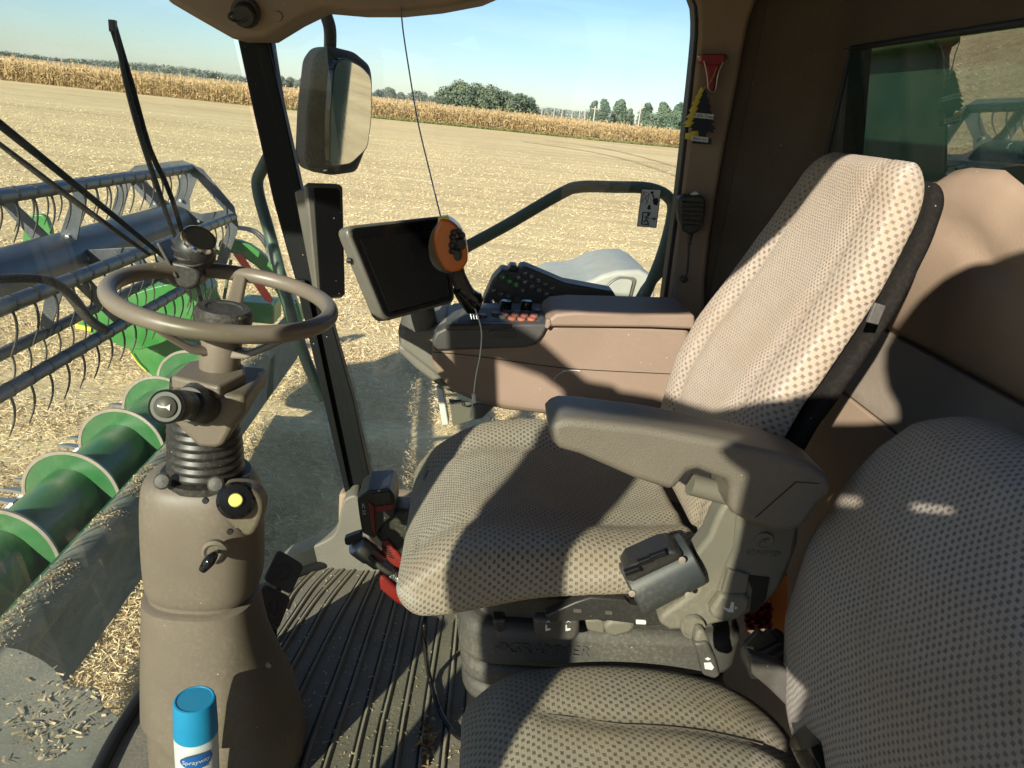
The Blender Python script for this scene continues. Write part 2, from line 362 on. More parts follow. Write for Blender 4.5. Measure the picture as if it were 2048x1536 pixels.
def pillow(name, O, Nn, W, hw, top, bot, m, parent=None, n=60, k=44, p=3.2, e0=0.05, e1=0.05, vscale=1.0):
    """upholstered body: O(s) spine point, Nn(s) outward normal, W width direction, hw(s) half width,
       top(s,t) / bot(s,t) heights over the spine for t in -1..1; both ends rounded off; UV in metres"""
    ss = 0.5-0.5*np.cos(np.linspace(0, math.pi, n)); rings = []; W = np.array(W, float)
    for s in ss:
        e = 1.0
        if s < e0: e = math.sqrt(max(0, 1-((e0-s)/e0)**2))
        if s > 1-e1: e = min(e, math.sqrt(max(0, 1-((s-1+e1)/e1)**2)))
        h = hw(s)*(0.80+0.20*e) if e < 1 else hw(s)
        ring = []
        for j in range(k):
            a = 2*math.pi*j/k; t = math.sin(a); up = math.cos(a) >= 0
            t = math.copysign(abs(t)**0.8, t)
            q = (max(0.0, 1-abs(t)**p))**(1/p)
            zt, zb = top(s, t), bot(s, t); zc = zb+0.45*(zt-zb)
            z = zc+(zt-zc)*q*max(e, 0.02) if up else zc-(zc-zb)*q*max(e, 0.02)
            ring.append(np.array(O(s))+W*(t*h)+np.array(Nn(s))*z)
        rings.append(ring)
    R = np.array(rings)
    vs = R.reshape(-1, 3); fs, uv = [], []
    # arc length across, measured from the middle of the top; along, down the middle
    dl = np.concatenate([[0], np.cumsum(np.linalg.norm(np.diff(R[:, 0], axis=0), axis=1))])*vscale
    U = np.zeros((n, k+1))
    for i in range(n):
        c = np.concatenate([R[i], R[i][:1]]); d = np.linalg.norm(np.diff(c, axis=0), axis=1)
        h = k//2; U[i, 1:h+1] = np.cumsum(d[:h]); U[i, k] = 0
        U[i, h+1:k+1] = 0
        back = np.cumsum(d[::-1])[:k-h]  # going the other way round
        for q in range(k-h): U[i, k-1-q] = -back[q]
    mid = U[n//2]; U = 0.35*U+0.65*mid[None, :]
    for i in range(n-1):
        for j in range(k):
            j2 = (j+1) % k; u0, u1 = (U[i, j], U[i, j+1]), (U[i+1, j], U[i+1, j+1])
            if j == k-1: u0, u1 = (U[i, j], 0.0), (U[i+1, j], 0.0)
            if j == k//2: u0, u1 = (U[i, j], U[i, j]+0.01), (U[i+1, j], U[i+1, j]+0.01)
            fs.append((i*k+j, i*k+j2, (i+1)*k+j2, (i+1)*k+j))
            uv += [(u0[0], dl[i]), (u0[1], dl[i]), (u1[1], dl[i+1]), (u1[0], dl[i+1])]
    f0 = tuple(range(k))[::-1]; f1 = tuple((n-1)*k+j for j in range(k))
    fs += [f0, f1]; uv += [(0, 0)]*(2*k)
    # orient outwards
    me = bpy.data.meshes.new(name); me.from_pydata([tuple(map(float, v)) for v in vs], [], fs)
    l = me.uv_layers.new(name='UVMap'); l.data.foreach_set('uv', np.array(uv, float).ravel())
    bm = bmesh.new(); bm.from_mesh(me); bmesh.ops.recalc_face_normals(bm, faces=bm.faces); bm.to_mesh(me); bm.free()
    shade(me, 70); return adopt(link(name, me, m), parent)
def text(name, s, pos, xdir, ydir, size, m, parent=None, ext=0.0006, ax='CENTER', shear=0.0):
    c = bpy.data.curves.new(name, 'FONT'); c.body = s; c.size = size; c.extrude = ext; c.align_x = ax; c.align_y = 'CENTER'; c.shear = shear; c.resolution_u = 3
    t = bpy.data.objects.new('t', c); COL.objects.link(t)
    dg = bpy.context.evaluated_depsgraph_get(); me = bpy.data.meshes.new_from_object(t.evaluated_get(dg))
    bpy.data.objects.remove(t); me.materials.clear()
    x = unit(xdir); z = unit(np.cross(x, ydir)); y = np.cross(z, x)
    me.transform(Matrix(((x[0], y[0], z[0], pos[0]), (x[1], y[1], z[1], pos[1]), (x[2], y[2], z[2], pos[2]), (0, 0, 0, 1))))
    me.name = name; return adopt(link(name, me, m), parent)
from mathutils.bvhtree import BVHTree
def surf(obj, pts, off=0.0):
    me = obj.data; bv = BVHTree.FromPolygons([v.co for v in me.vertices], [tuple(p.vertices) for p in me.polygons]); out = []
    for x, y in pts:
        d = Vector(ray(x, y)).normalized(); l, nn, i_, ds = bv.ray_cast(Vector(C0), d)
        if l is not None: out.append(np.array(l)-np.array(d)*off)
    return out
def run_seam(obj, O, Nn, hw, top, bot, p, path, r=0.0012, m='stitch', W=(0, 1, 0)):
    """stitched line lying in the groove of a pillow(): path = [(s, t)...]"""
    pts = []
    for s_, t_ in path:
        q = (max(0.0, 1-abs(t_)**p))**(1/p); zt, zb = top(s_, t_), bot(s_, t_); zc = zb+0.45*(zt-zb)
        pts.append(np.array(O(s_))+np.array(W, float)*(t_*hw(s_))+np.array(Nn(s_))*(zc+(zt-zc)*q+0.0004))
    tube('seam', pts, r, m, obj, smooth=False, seg=6)
def seam(obj, pts, r=0.0013, m='stitch', parent=None, off=-0.0002):
    p = surf(obj, [tuple(q) for q in sm([V(*q) for q in pts], 6, False)], off)
    if len(p) > 3: tube('seam', p, r, m, obj, smooth=False, seg=6)
def dup(root, off, label=None):
    r = root.copy(); COL.objects.link(r); r.location = root.location+Vector(off)
    if label: r['label'] = label
    def rec(o, p):
        for ch in o.children:
            c = ch.copy(); COL.objects.link(c); c.parent = p; rec(ch, c)
    rec(root, r); return r

# ================================================================== the field
def ground_mat():
    mt, n, o = mk('stubble'); L = n.links.new
    b = N(n, 'BsdfPrincipled', i_Roughness=0.95); b.inputs['Specular IOR Level'].default_value = 0.05
    g = N(n, 'NewGeometry')
    def noise(scale, det=6.0, rot=0.0, st=(1, 1, 1), ro=0.6):
        mp = N(n, 'Mapping'); mp.inputs['Rotation'].default_value = (0, 0, rot); mp.inputs['Scale'].default_value = st
        L(g.outputs['Position'], mp.inputs[0]); q = N(n, 'TexNoise', i_Scale=scale, i_Detail=det, i_Roughness=ro); L(mp.outputs[0], q.inputs['Vector']); return q.outputs[0]
    big = noise(0.05, 5.0, 0.12, (0.35, 1.6, 1))
    band = noise(0.42, 4.0, -0.10, (0.06, 1.6, 1))
    mid = noise(1.1, 6.0, 0.1, (0.6, 1.3, 1), 0.7)
    fin = noise(9.0, 6.0, 0.3, (0.7, 1.3, 1), 0.75)
    c1 = ramp(n, fin, [(0.25, (0.46, 0.345, 0.165)), (0.5, (0.72, 0.565, 0.30)), (0.72, (0.92, 0.77, 0.47))])
    c2 = mixc(n, ramp(n, band, [(0.42, (0,)*3), (0.66, (0.6,)*3)]), c1, (0.40, 0.28, 0.13))
    c3 = mixc(n, ramp(n, mid, [(0.4, (0.5,)*3), (0.62, (0,)*3)]), c2, (0.42, 0.31, 0.17))
    c4 = mixc(n, ramp(n, big, [(0.4, (0,)*3), (0.7, (0.4,)*3)]), c3, (0.88, 0.70, 0.38))
    L(c4, b.inputs['Base Color'])
    bp = N(n, 'Bump', i_Strength=0.7, i_Distance=0.06); L(mth(n, 'ADD', fin, mid), bp.inputs['Height']); L(bp.outputs[0], b.inputs['Normal'])
    L(b.outputs[0], o.inputs[0]); return mt
M['ground'] = ground_mat()
# one sheet: fine near the machine, coarse out to the horizon
def ground_sheet():
    xs = np.unique(np.concatenate([np.linspace(-3000, -60, 14), np.linspace(-60, 60, 60), np.linspace(60, 3000, 14)]))
    ys = np.unique(np.concatenate([np.linspace(-3000, -20, 10), np.linspace(-20, 60, 60), np.linspace(60, 3600, 20)]))
    vs = [(x, y, GZ+(0.03*math.sin(x*1.1+0.4*math.sin(y))*math.sin(y*2.3) if abs(x) < 60 and y < 60 else 0)) for y in ys for x in xs]
    nx = len(xs); fs = [(j*nx+i, j*nx+i+1, (j+1)*nx+i+1, (j+1)*nx+i) for j in range(len(ys)-1) for i in range(nx-1)]
    return mesh('ground', vs, fs, 'ground')
tag(ground_sheet(), 'pale tan harvested stubble field running out to the standing corn', kind='structure')

def quads(name, P, A, B, m):
    """many small two-triangle blades: centre P, half axes A and B (n,3)"""
    n = len(P); v = np.stack([P-A-B, P+A-B, P+A+B, P-A+B], 1).reshape(-1, 3)
    me = bpy.data.meshes.new(name); me.vertices.add(4*n); me.vertices.foreach_set('co', v.ravel())
    me.loops.add(4*n); me.loops.foreach_set('vertex_index', np.arange(4*n)); me.polygons.add(n)
    me.polygons.foreach_set('loop_start', np.arange(0, 4*n, 4)); me.polygons.foreach_set('loop_total', np.full(n, 4)); me.update()
    return link(name, me, m)
def straw_mat(name, a, b_, c, scale):
    mt, n, o = mk(name); L = n.links.new
    b = N(n, 'BsdfPrincipled', i_Roughness=0.8); b.inputs['Specular IOR Level'].default_value = 0.15
    g = N(n, 'NewGeometry'); q = N(n, 'TexWhiteNoise'); sc = N(n, 'VectorMath', operation='SNAP'); L(g.outputs['Position'], sc.inputs[0]); sc.inputs[1].default_value = (scale,)*3
    q2 = N(n, 'TexNoise', i_Scale=1.0/scale, i_Detail=4.0); L(g.outputs['Position'], q2.inputs['Vector'])
    L(ramp(n, q2.outputs[0], [(0.3, a), (0.5, b_), (0.7, c)]), b.inputs['Base Color']); L(b.outputs[0], o.inputs[0]); return mt
M['strawbits'] = straw_mat('loose_straw', (0.47, 0.355, 0.195), (0.64, 0.51, 0.30), (0.80, 0.675, 0.435), 0.09)
M['husk'] = straw_mat('husk', (0.20, 0.155, 0.085), (0.36, 0.285, 0.165), (0.58, 0.48, 0.30), 0.02)
n = 560000
yy = 2.2+75.0*rng.random(n)**2.5; yy = np.where(rng.random(n) < (yy-12)/62, 2.2+12*rng.random(n), yy); xx = -0.75*yy+(yy*1.45+0.8)*rng.random(n)-0.3
sw = np.sin(6.283*(yy+0.10*xx+0.25*np.sin(xx*0.5))/1.55)+0.5*np.sin(6.283*(yy+0.10*xx)/4.1)
kp_ = rng.random(n) < np.clip(0.62+0.42*sw, 0.12, 1); xx, yy = xx[kp_], yy[kp_]; n = len(xx)
P = np.stack([xx, yy, GZ+0.01+0.055*rng.random(n)], 1)
an = rng.random(n)*math.pi*2; el = rng.normal(0, 0.45, n); ln = (0.012+0.045*rng.random(n)**2)
d = np.stack([np.cos(an)*np.cos(el), np.sin(an)*np.cos(el), np.sin(el)], 1)
sd = np.cross(d, rng.normal(0, 1, (n, 3))); sd /= np.linalg.norm(sd, axis=1)[:, None]
tag(quads('loose_straw', P, d*ln[:, None], sd*((0.0013+0.0024*rng.random(n))*(1+np.maximum(0, yy-8)*0.09))[:, None], 'strawbits'), 'chopped pale straw strewn over the stubble beside the machine', kind='stuff')

# ------------------------------------------------------------------ standing corn
M['corn'] = straw_mat('dry_corn', (0.24, 0.155, 0.065), (0.38, 0.265, 0.12), (0.52, 0.40, 0.21), 0.5)
M['corntop'] = straw_mat('corn_canopy', (0.30, 0.21, 0.12), (0.40, 0.30, 0.18), (0.5, 0.38, 0.22), 2.0)
edge = [V(-150, 108, 0), V(-67, 117.5, 0), V(-29, 121, 0), V(6.7, 131, 0), V(19, 132, 0), V(24, 133, 0), V(39, 142, 0), V(120, 160, 0)]
def edge_y(x): return np.interp(x, [e[0] for e in edge], [e[1] for e in edge])
def corn():
    P, A, B = [], [], []
    for row in range(6):
        x = -100.0
        while x < 62:
            x += 0.24+0.2*random.random()+0.05*row
            if 20.6 < x < 21.6 and row < 4: continue
            y = edge_y(x)+row*0.78+random.gauss(0, 0.12); h = 2.75*random.gauss(1, 0.08)*(0.86 if row == 0 else 1)
            lean = V(random.gauss(0, 0.06), random.gauss(0, 0.06), 1)
            base = V(x, y, GZ)
            P.append(base+lean*h/2); A.append(lean*h/2); B.append(V(0.018, 0, 0))
            P.append(base+lean*(h+0.12)); A.append(V(random.gauss(0, .05), 0, 0.17)); B.append(V(0.05, 0, 0))
            for k in range(9):
                z = h*(0.18+0.8*k/9)+random.gauss(0, 0.06); a = random.random()*6.28; dr = V(math.cos(a), math.sin(a), random.uniform(-0.9, 0.55))
                l = random.uniform(0.14, 0.34); sdv = unit(np.cross(dr, V(random.gauss(0, 1), random.gauss(0, 1), random.gauss(0, 1))))
                c = base+lean*z+dr*l*0.9
                P.append(c); A.append(dr*l); B.append(sdv*random.uniform(0.03, 0.065))
                P.append(c+dr*l+V(0, 0, -l*0.5)); A.append(V(dr[0]*.3, dr[1]*.3, -1)*l*0.6); B.append(sdv*0.035)
    return np.array(P), np.array(A), np.array(B)
P, A, B = corn()
tag(quads('standing_corn', P, A, B, 'corn'), 'tall dry golden corn standing in rows along the field edge', kind='stuff')
# the rest of the cornfield, seen edge-on over the first rows, with its own rough top
def canopy():
    vs, fs = [], []; xs = np.linspace(-150, 120, 260); ds = [4.4, 4.5, 6, 9, 14, 22, 40, 80, 160, 330]
    for j, dd in enumerate(ds):
        for x in xs:
            vs.append((x*(1+dd/130), edge_y(x)+dd, GZ if j == 0 else GZ+2.80+random.gauss(0, 0.07)+0.12*math.sin(x*0.13+dd)))
    nx = len(xs)
    for j in range(len(ds)-1):
        for i in range(nx-1): fs.append((j*nx+i, j*nx+i+1, (j+1)*nx+i+1, (j+1)*nx+i))
    return mesh('cornfield_mass', vs, fs, 'corntop', smooth=False)
tag(canopy(), 'solid mass of dry brown corn behind the first golden rows', kind='stuff')
# thin green weeds at the foot of the corn
n = 9000; xx = -30+100*rng.random(n); P = np.stack([xx, edge_y(xx)-0.9*rng.random(n)**2-0.1, GZ+0.1+0.18*rng.random(n)], 1)
M['weed'] = straw_mat('weeds', (0.07, 0.10, 0.025), (0.16, 0.18, 0.06), (0.34, 0.30, 0.13), 0.5)
A = rng.normal(0, 1, (n, 3))*[0.5, 0.5, 1]; A = A/np.linalg.norm(A, axis=1)[:, None]*0.16; B = np.cross(A, rng.normal(0, 1, (n, 3))); B = B/np.linalg.norm(B, axis=1)[:, None]*0.04
tag(quads('weeds', P, A, B, 'weed'), 'low green and tan weeds along the foot of the corn', kind='stuff')

# ------------------------------------------------------------------ trees
def leaf_mat(name, a, b_, c):
    mt, n, o = mk(name); L = n.links.new
    b = N(n, 'BsdfPrincipled', i_Roughness=0.75); b.inputs['Specular IOR Level'].default_value = 0.2
    g = N(n, 'NewGeometry'); q = N(n, 'TexNoise', i_Scale=0.35, i_Detail=5.0); L(g.outputs['Position'], q.inputs['Vector'])
    L(ramp(n, q.outputs[0], [(0.35, a), (0.5, b_), (0.68, c)]), b.inputs['Base Color']); L(b.outputs[0], o.inputs[0]); return mt
M['leaf'] = leaf_mat('oak_leaves', (0.075, 0.105, 0.075), (0.11, 0.145, 0.095), (0.17, 0.20, 0.115))  # this and the next two greens are lightened to stand in for haze
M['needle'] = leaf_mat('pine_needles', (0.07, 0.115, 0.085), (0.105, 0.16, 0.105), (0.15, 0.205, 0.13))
M['farleaf'] = leaf_mat('far_leaves', (0.10, 0.13, 0.115), (0.13, 0.165, 0.14), (0.17, 0.20, 0.16))  # paler and bluer: distance haze put into the leaf colour
M['bark'] = plain('bark', (0.12, 0.09, 0.065), 0.9, scale=3, var=0.3)
def crown(cx, cy, z0, h, w, cone=False, nl=6500, name='crown', m='leaf', parent=None, pts_only=False):
    cl = []
    nb = 24
    for i in range(nb):
        t = (i+random.random())/nb; a = random.random()*6.28
        if cone: rr = w*0.5*(1-t*0.85)*random.uniform(0.25, 0.7); z = z0+h*(0.03+0.90*t); s = w*0.27*(1.15-t*0.75)
        else: rr = w*0.5*math.sqrt(max(0.05, 1-(2*t-0.85)**2))*random.uniform(0.2, 0.8); z = z0+h*(0.14+0.7*t); s = w*random.uniform(0.17, 0.26)
        cl.append((cx+rr*math.cos(a), cy+rr*math.sin(a), z, s))
    cl.append((cx, cy, z0+h*(0.86 if cone else 0.8), w*0.12)); cl = np.array(cl)
    k = rng.integers(0, len(cl), nl); dirs = rng.normal(0, 1, (nl, 3)); dirs /= np.linalg.norm(dirs, axis=1)[:, None]
    P = cl[k, :3]+dirs*(cl[k, 3]*(0.65+0.45*rng.random(nl)))[:, None]*[1, 1, 0.85]
    A = rng.normal(0, 1, (nl, 3)); A /= np.linalg.norm(A, axis=1)[:, None]; sz = w*0.0135*(0.6+rng.random(nl)); B = np.cross(A, dirs); B /= np.linalg.norm(B, axis=1)[:, None]+1e-9
    A *= sz[:, None]; B *= sz[:, None]
    if pts_only: return P, A, B
    o = quads(name, P, A, B, m); return adopt(o, parent)
def tree(px, topy, dist, wpx, label, cone=False, m='leaf', cat='tree', name='broadleaf_tree', group=None, low=0.0):
    """px, topy: where its top stands in the picture; dist: metres away; wpx: crown width in photo pixels"""
    t = PY(px, topy, dist); wd = wpx/F_PX*dist; h = t[2]-GZ
    r = thing(name, label, cat, (t[0], dist, GZ), group)
    tr = [(t[0], dist, GZ), (t[0]+0.02*h, dist, GZ+h*0.4), (t[0]-0.01*h, dist, GZ+h*0.8)]
    tube('trunk', tr, [h*0.028, h*0.018, h*0.006], 'bark', r, seg=7)
    c = crown(t[0], dist, GZ+h*(0.02 if cone else 0.05), h*(1.0 if cone else 0.98), wd*(1.55 if cone else 1.12), cone, parent=r, m=m)
    return r
big = [(905, 178, 262, 62), (925, 168, 258, 74), (958, 172, 266, 66), (985, 176, 256, 62), (1012, 186, 262, 56), (1040, 190, 255, 58), (1064, 196, 262, 42), (890, 196, 250, 34)]
bl = ['rounded dark tree second from the left in the wood behind the corn', 'tallest dark tree of the wood behind the corn', 'dark tree just right of the tallest in the wood behind the corn',
      'fourth large tree of the wood, pale top, behind the corn', 'middle-height tree right of centre in the wood behind the corn', 'lower green tree near the right end of the wood behind the corn',
      'small tree closing the right end of the wood behind the corn', 'small dark tree closing the left end of the wood behind the corn']
for (a, b_, c, d_), lb in zip(big, bl): tree(a, b_, c, d_, lb, group='trees of the wood behind the corn')
for (a, b_, c, d_), lb in zip([(1190, 200, 205, 26), (1211, 198, 200, 34), (1243, 200, 205, 40), (1262, 216, 215, 22)],
        ['slender green tree at the left of the group by the pole', 'pointed green tree second in the group beside the pole', 'broad green tree third in the group beside the pole', 'low green tree at the right end of the group beside the pole']):
    tree(a, b_, c, d_, lb, True, 'needle', name='pine_tree', group='trees beside the utility pole')
for (a, b_, c, d_), lb in zip([(1296, 207, 190, 36), (1330, 205, 186, 44), (1362, 206, 182, 40), (1400, 204, 184, 50)],
        ['green tree right beside the tall utility pole', 'tall green tree left of the air fresheners', 'green tree partly behind the yellow air freshener', 'green tree hidden behind the rear cab post']):
    tree(a, b_, c, d_, lb, True, 'needle', name='pine_tree', group='trees near the rear cab post')
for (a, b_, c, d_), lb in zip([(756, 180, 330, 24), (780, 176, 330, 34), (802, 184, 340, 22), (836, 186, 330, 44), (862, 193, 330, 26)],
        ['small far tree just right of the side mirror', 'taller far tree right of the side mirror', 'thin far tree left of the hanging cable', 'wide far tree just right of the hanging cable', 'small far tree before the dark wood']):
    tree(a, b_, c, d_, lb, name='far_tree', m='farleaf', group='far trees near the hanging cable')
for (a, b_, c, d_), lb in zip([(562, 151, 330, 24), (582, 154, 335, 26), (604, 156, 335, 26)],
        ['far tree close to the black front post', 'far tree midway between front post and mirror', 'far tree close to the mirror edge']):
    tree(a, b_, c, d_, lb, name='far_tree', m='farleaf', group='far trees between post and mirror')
# far woods that read as one mass
def far_wood(name, x0, x1, yfn, dist, label, m='farleaf', step=9):
    Ps, As, Bs = [], [], []
    px = x0
    while px < x1:
        t = PY(px, yfn(px)+random.uniform(-1.5, 2.0), dist*random.uniform(0.97, 1.03)); h = t[2]-GZ
        p, a, b_ = crown(t[0], t[1], GZ+h*0.02, h, step*2.6/F_PX*dist, nl=420, pts_only=True); Ps.append(p); As.append(a*1.5); Bs.append(b_*1.5); px += step
    return tag(quads(name, np.concatenate(Ps), np.concatenate(As), np.concatenate(Bs), m), label, kind='stuff')
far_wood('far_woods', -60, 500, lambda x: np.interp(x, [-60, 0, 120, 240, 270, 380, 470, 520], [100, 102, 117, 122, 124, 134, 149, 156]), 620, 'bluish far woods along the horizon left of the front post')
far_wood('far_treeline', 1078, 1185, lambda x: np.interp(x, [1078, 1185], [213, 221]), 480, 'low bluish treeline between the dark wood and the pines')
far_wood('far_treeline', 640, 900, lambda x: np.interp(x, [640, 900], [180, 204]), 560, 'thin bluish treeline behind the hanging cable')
def pole(px, top, dist, label, arm=True):
    t = PY(px, top, dist); r = thing('utility_pole', label, 'pole', (t[0], dist, GZ), 'poles beyond the corn')
    M.setdefault('pole', plain('weathered_pole', (0.42, 0.38, 0.32), 0.8))
    lathe('shaft', [(0.17, 0), (0.12, t[2]-GZ)], (t[0], dist, GZ), (0, 0, 1), 'pole', r, seg=8)
    if arm: box('crossarm', (t[0], dist, t[2]-0.6), (0.9, 0.06, 0.07), 'pole', r, 0)
pole(1191, 212, 178, 'tall pale utility pole in front of the pointed trees'); pole(1283, 208, 168, 'tall pale utility pole left of the last trees')
for i, (x, y) in enumerate([(1085, 214), (1109, 217), (1125, 218), (1145, 219), (1160, 221), (1171, 221)]):
    pole(x, y, 230, ['first', 'second', 'third', 'fourth', 'fifth', 'sixth'][i]+' short pale pole right of the dark wood', False)

# ================================================================== header of the machine
hd = unit(ray(919, 258)); e1 = V(1, 0, 0); e2 = unit(np.cross(e1, hd)); e2 = e2 if e2[2] > 0 else -e2
RC = PY(150, 514, 4.5); RR = 0.46
def rp(y, r, deg): return RC+hd*(y-4.5)+r*(math.cos(rad(deg))*e1+math.sin(rad(deg))*e2)
M['dustpipe'] = plain('dusty_pipe', (0.10, 0.115, 0.085), 0.8, dust=0.95, var=0.25, scale=6)
header = thing('harvest_header', 'green and black cutting header with reel and auger ahead of the cab', 'header', (RC[0], 3.5, GZ+0.6))
tube('reel_tube', [rp(0.2, 0, 0), rp(3, 0, 0), rp(6.1, 0, 0)], 0.155, 'reel', header, smooth=False, seg=36)
ANG = [12+60*i for i in range(6)]
for a in ANG:
    b = tube('reel_bat', [rp(0.3, RR, a), rp(3, RR, a), rp(6.15, RR, a)], 0.033, 'reel', header, smooth=False, seg=14)
    vs, fs = [], []
    y = 1.2
    while y < 6.1:      # spring tines: slender, curving back at the tips
        p = rp(y, RR, a); c = [p+V(0.0, 0, -0.01), p+V(0.012, 0.005, -0.08), p+V(0.006, 0, -0.15), p+V(-0.022, -0.004, -0.225)]
        tube('', c, [0.0066, 0.0062, 0.0052, 0.003], None, k=3, seg=5, join=(vs, fs))
        tube('', [p+hd*-0.010, p+hd*0.010], 0.036, None, seg=8, smooth=False, join=(vs, fs))
        y += 0.165
    t = mesh('tine_row', vs, fs, 'rubber', header); tag(t, kind='stuff')
# end plate and inner plates: spoked discs cut from sheet
def reel_plate(y, name, ro=RR+0.04, arms=6):
    w2 = 0.007
    c = rp(y, 0, 0)
    ringo = [rp(y, ro, 12+i*60+dd) for i in range(6) for dd in (-9, 9)]
    ringi = [rp(y, ro-0.085, 12+i*60+dd) for i in range(6) for dd in (-9, 9)]
    n = 12; vs = []; fs = []
    for off in (-w2, w2): vs += [p+hd*off for p in ringo]+[p+hd*off for p in ringi]
    for i in range(n):
        j = (i+1) % n
        fs += [(i, j, n+j, n+i), (2*n+j, 2*n+i, 3*n+i, 3*n+j), (i, 2*n+i, 2*n+j, j), (n+j, 3*n+j, 3*n+i, n+i)]
    pl = mesh(name, vs, fs, 'reel', header, ang=20)
    for i in range(6):
        a = 12+i*60
        pts = [rp(y, 0.13, a-55), rp(y, 0.23, a-13), rp(y, ro-0.06, a-8), rp(y, ro-0.06, a+8), rp(y, 0.23, a+13), rp(y, 0.13, a+55)]
        prism('plate_arm', [p+hd*(0.009+0.001*i) for p in pts], hd*0.008, 'reel', pl)
        lathe('bolt', [(0.014, 0), (0.014, 0.02)], rp(y, ro-0.03, a)-hd*0.02, -hd, 'steel', pl, seg=6)
        lathe('bolt', [(0.012, 0), (0.012, 0.02)], rp(y, 0.2, a)-hd*0.012, -hd, 'steel', pl, seg=6)
    return pl
reel_plate(6.12, 'reel_end_plate')
for yy in (4.35, 3.0):
    pl = None
    for a in ANG:
        pts = [rp(yy, 0.10, a-30), rp(yy, RR-0.02, a-4), rp(yy, RR-0.02, a+4), rp(yy, 0.10, a+30)]
        q = prism('reel_spider_arm', pts, hd*0.012, 'reel', header, 0.002)
        lathe('bolt', [(0.014, 0), (0.014, 0.02)], rp(yy, 0.15, a)-hd*0.001, -hd, 'steel', q, seg=6)
# auger: tube with discs of spiral flighting
AC = PY(212, 932, 4.5)
def ap(y, r, deg): return AC+hd*(y-4.5)+r*(math.cos(rad(deg))*e1+math.sin(rad(deg))*e2)
AR = 0.30
tube('auger_tube', [ap(1.5, 0, 0), ap(4, 0, 0), ap(6.6, 0, 0)], 0.19, 'flight', header, smooth=False, seg=36)
y = 2.62
while y < 6.5:
    vs, fs, ve, fe = [], [], [], []
    n = 56; pitch = 0.16
    for i in range(n+1):
        a = -150+360*i/n; o = y+pitch*(i/n-0.5)
        vs += [ap(o, 0.185, a), ap(o, AR, a), ap(o+0.006, AR, a), ap(o+0.006, 0.185, a)]
        ve += [ap(o-0.004, AR-0.016, a), ap(o-0.004, AR+0.004, a), ap(o+0.011, AR+0.004, a), ap(o+0.011, AR-0.016, a)]
        if i:
            b = 4*(i-1)
            for q in range(4): f = (b+q, b+(q+1) % 4, b+4+(q+1) % 4, b+4+q); fs.append(f); fe.append(f)
    fl = mesh('auger_flight', vs, fs, 'flight', header, ang=50); mesh('worn_edge', ve, fe, 'worn', fl, ang=50)
    y += 0.70
# trough floor, back sheet with its top tube, side
th = 0.012
def hp(y, x, z): return AC+hd*(y-4.5)+x*e1+z*e2
prism('trough', [hp(0.3, -0.27, -0.36), hp(0.3, -0.2, -0.37), hp(0.3, 0.0, -0.36), hp(0.3, 0.25, -0.26), hp(0.3, 0.36, -0.05), hp(0.3, 0.38, 0.2),
    hp(0.3, 0.395, 0.2), hp(0.3, 0.375, -0.06), hp(0.3, 0.26, -0.275), hp(0.3, 0.0, -0.375), hp(0.3, -0.2, -0.385), hp(0.3, -0.27, -0.375)], hd*6.4, 'flight', header)
FT = [PY(0, 1250, 3.35)]
bk = prism('back_frame', [hp(0.3, 0.41, -0.40), hp(0.3, 0.45, -0.40), hp(0.3, 0.50, 0.12), hp(0.3, 0.40, 0.12)], hd*8.1, 'deck', header, 0.008)
tube('frame_pipe', [hp(0.3, 0.475, 0.165), hp(3, 0.475, 0.165), hp(8.4, 0.475, 0.165)], 0.085, 'dustpipe', header, smooth=False, seg=28)
for yy_ in (5.6, 6.9): prism('frame_rib', [hp(yy_, 0.455, -0.38), hp(yy_, 0.51, -0.30), hp(yy_, 0.53, 0.10), hp(yy_, 0.47, 0.10)], hd*0.012, 'deck', header)
prism('cutter_bar', [hp(1.2, -0.68, -0.385), hp(1.2, -0.60, -0.385), hp(1.2, -0.60, -0.36), hp(1.2, -0.68, -0.36)], hd*5.5, 'steel', header, 0.004)
for i in range(26):     # knife guards along the cutterbar
    y = 2.6+i*0.152; p = hp(y, -0.72, -0.36)
    prism('knife_guard', [p+V(0.08, -0.03, 0), p+V(-0.02, -0.022, 0.01), p+V(-0.10, 0, 0.0), p+V(-0.02, 0.022, 0.01), p+V(0.08, 0.03, 0)], (0, 0, 0.02), 'steel', header)
# right end: green divider, side sheet, reel arm, reflector, hoses
ye = 6.65
def ep(x, y, yy=ye): return PY(x, y, yy)
end = prism('end_sheet', rc([ep(205, 610), ep(330, 548), ep(420, 560), ep(450, 620), ep(440, 790), ep(330, 770), ep(280, 735)], 0.08), (0, 0.05, 0), 'green', header, 0.01)
box('end_box', PY(520, 618, 7.2), (0.17, 0.16, 0.10), 'green', header, 0.02)
div = prism('crop_divider', sm([PY(150, 655, 6.3), PY(170, 640, 6.3), PY(260, 590, 6.3), PY(400, 560, 6.3), PY(400, 640, 6.3), PY(280, 700, 6.3), PY(200, 672, 6.3)], 3), (0, 0.28, 0), 'green', header, 0.05)
prism('yellow_tip', [PY(149, 648, 6.28), PY(182, 656, 6.28), PY(181, 664, 6.28), PY(151, 657, 6.28)], (0, 0.3, 0), 'yellow', div, 0.004)
tube('yellow_edge', [PY(262, 706, 6.62), PY(275, 725, 6.62), PY(292, 742, 6.62)], 0.006, 'yellow', end)
M['reflector'] = plain('reflector_red', (0.62, 0.03, 0.02), 0.3)
a_ = prism('reel_arm', sm([PY(445, 478, 6.45), PY(500, 490, 6.45), PY(555, 540, 6.45), PY(592, 600, 6.45), PY(604, 650, 6.45), PY(575, 655, 6.45), PY(560, 600, 6.45), PY(525, 545, 6.45), PY(480, 512, 6.45), PY(440, 500, 6.45)], 3), (0, 0.07, 0), 'green', header, 0.008)
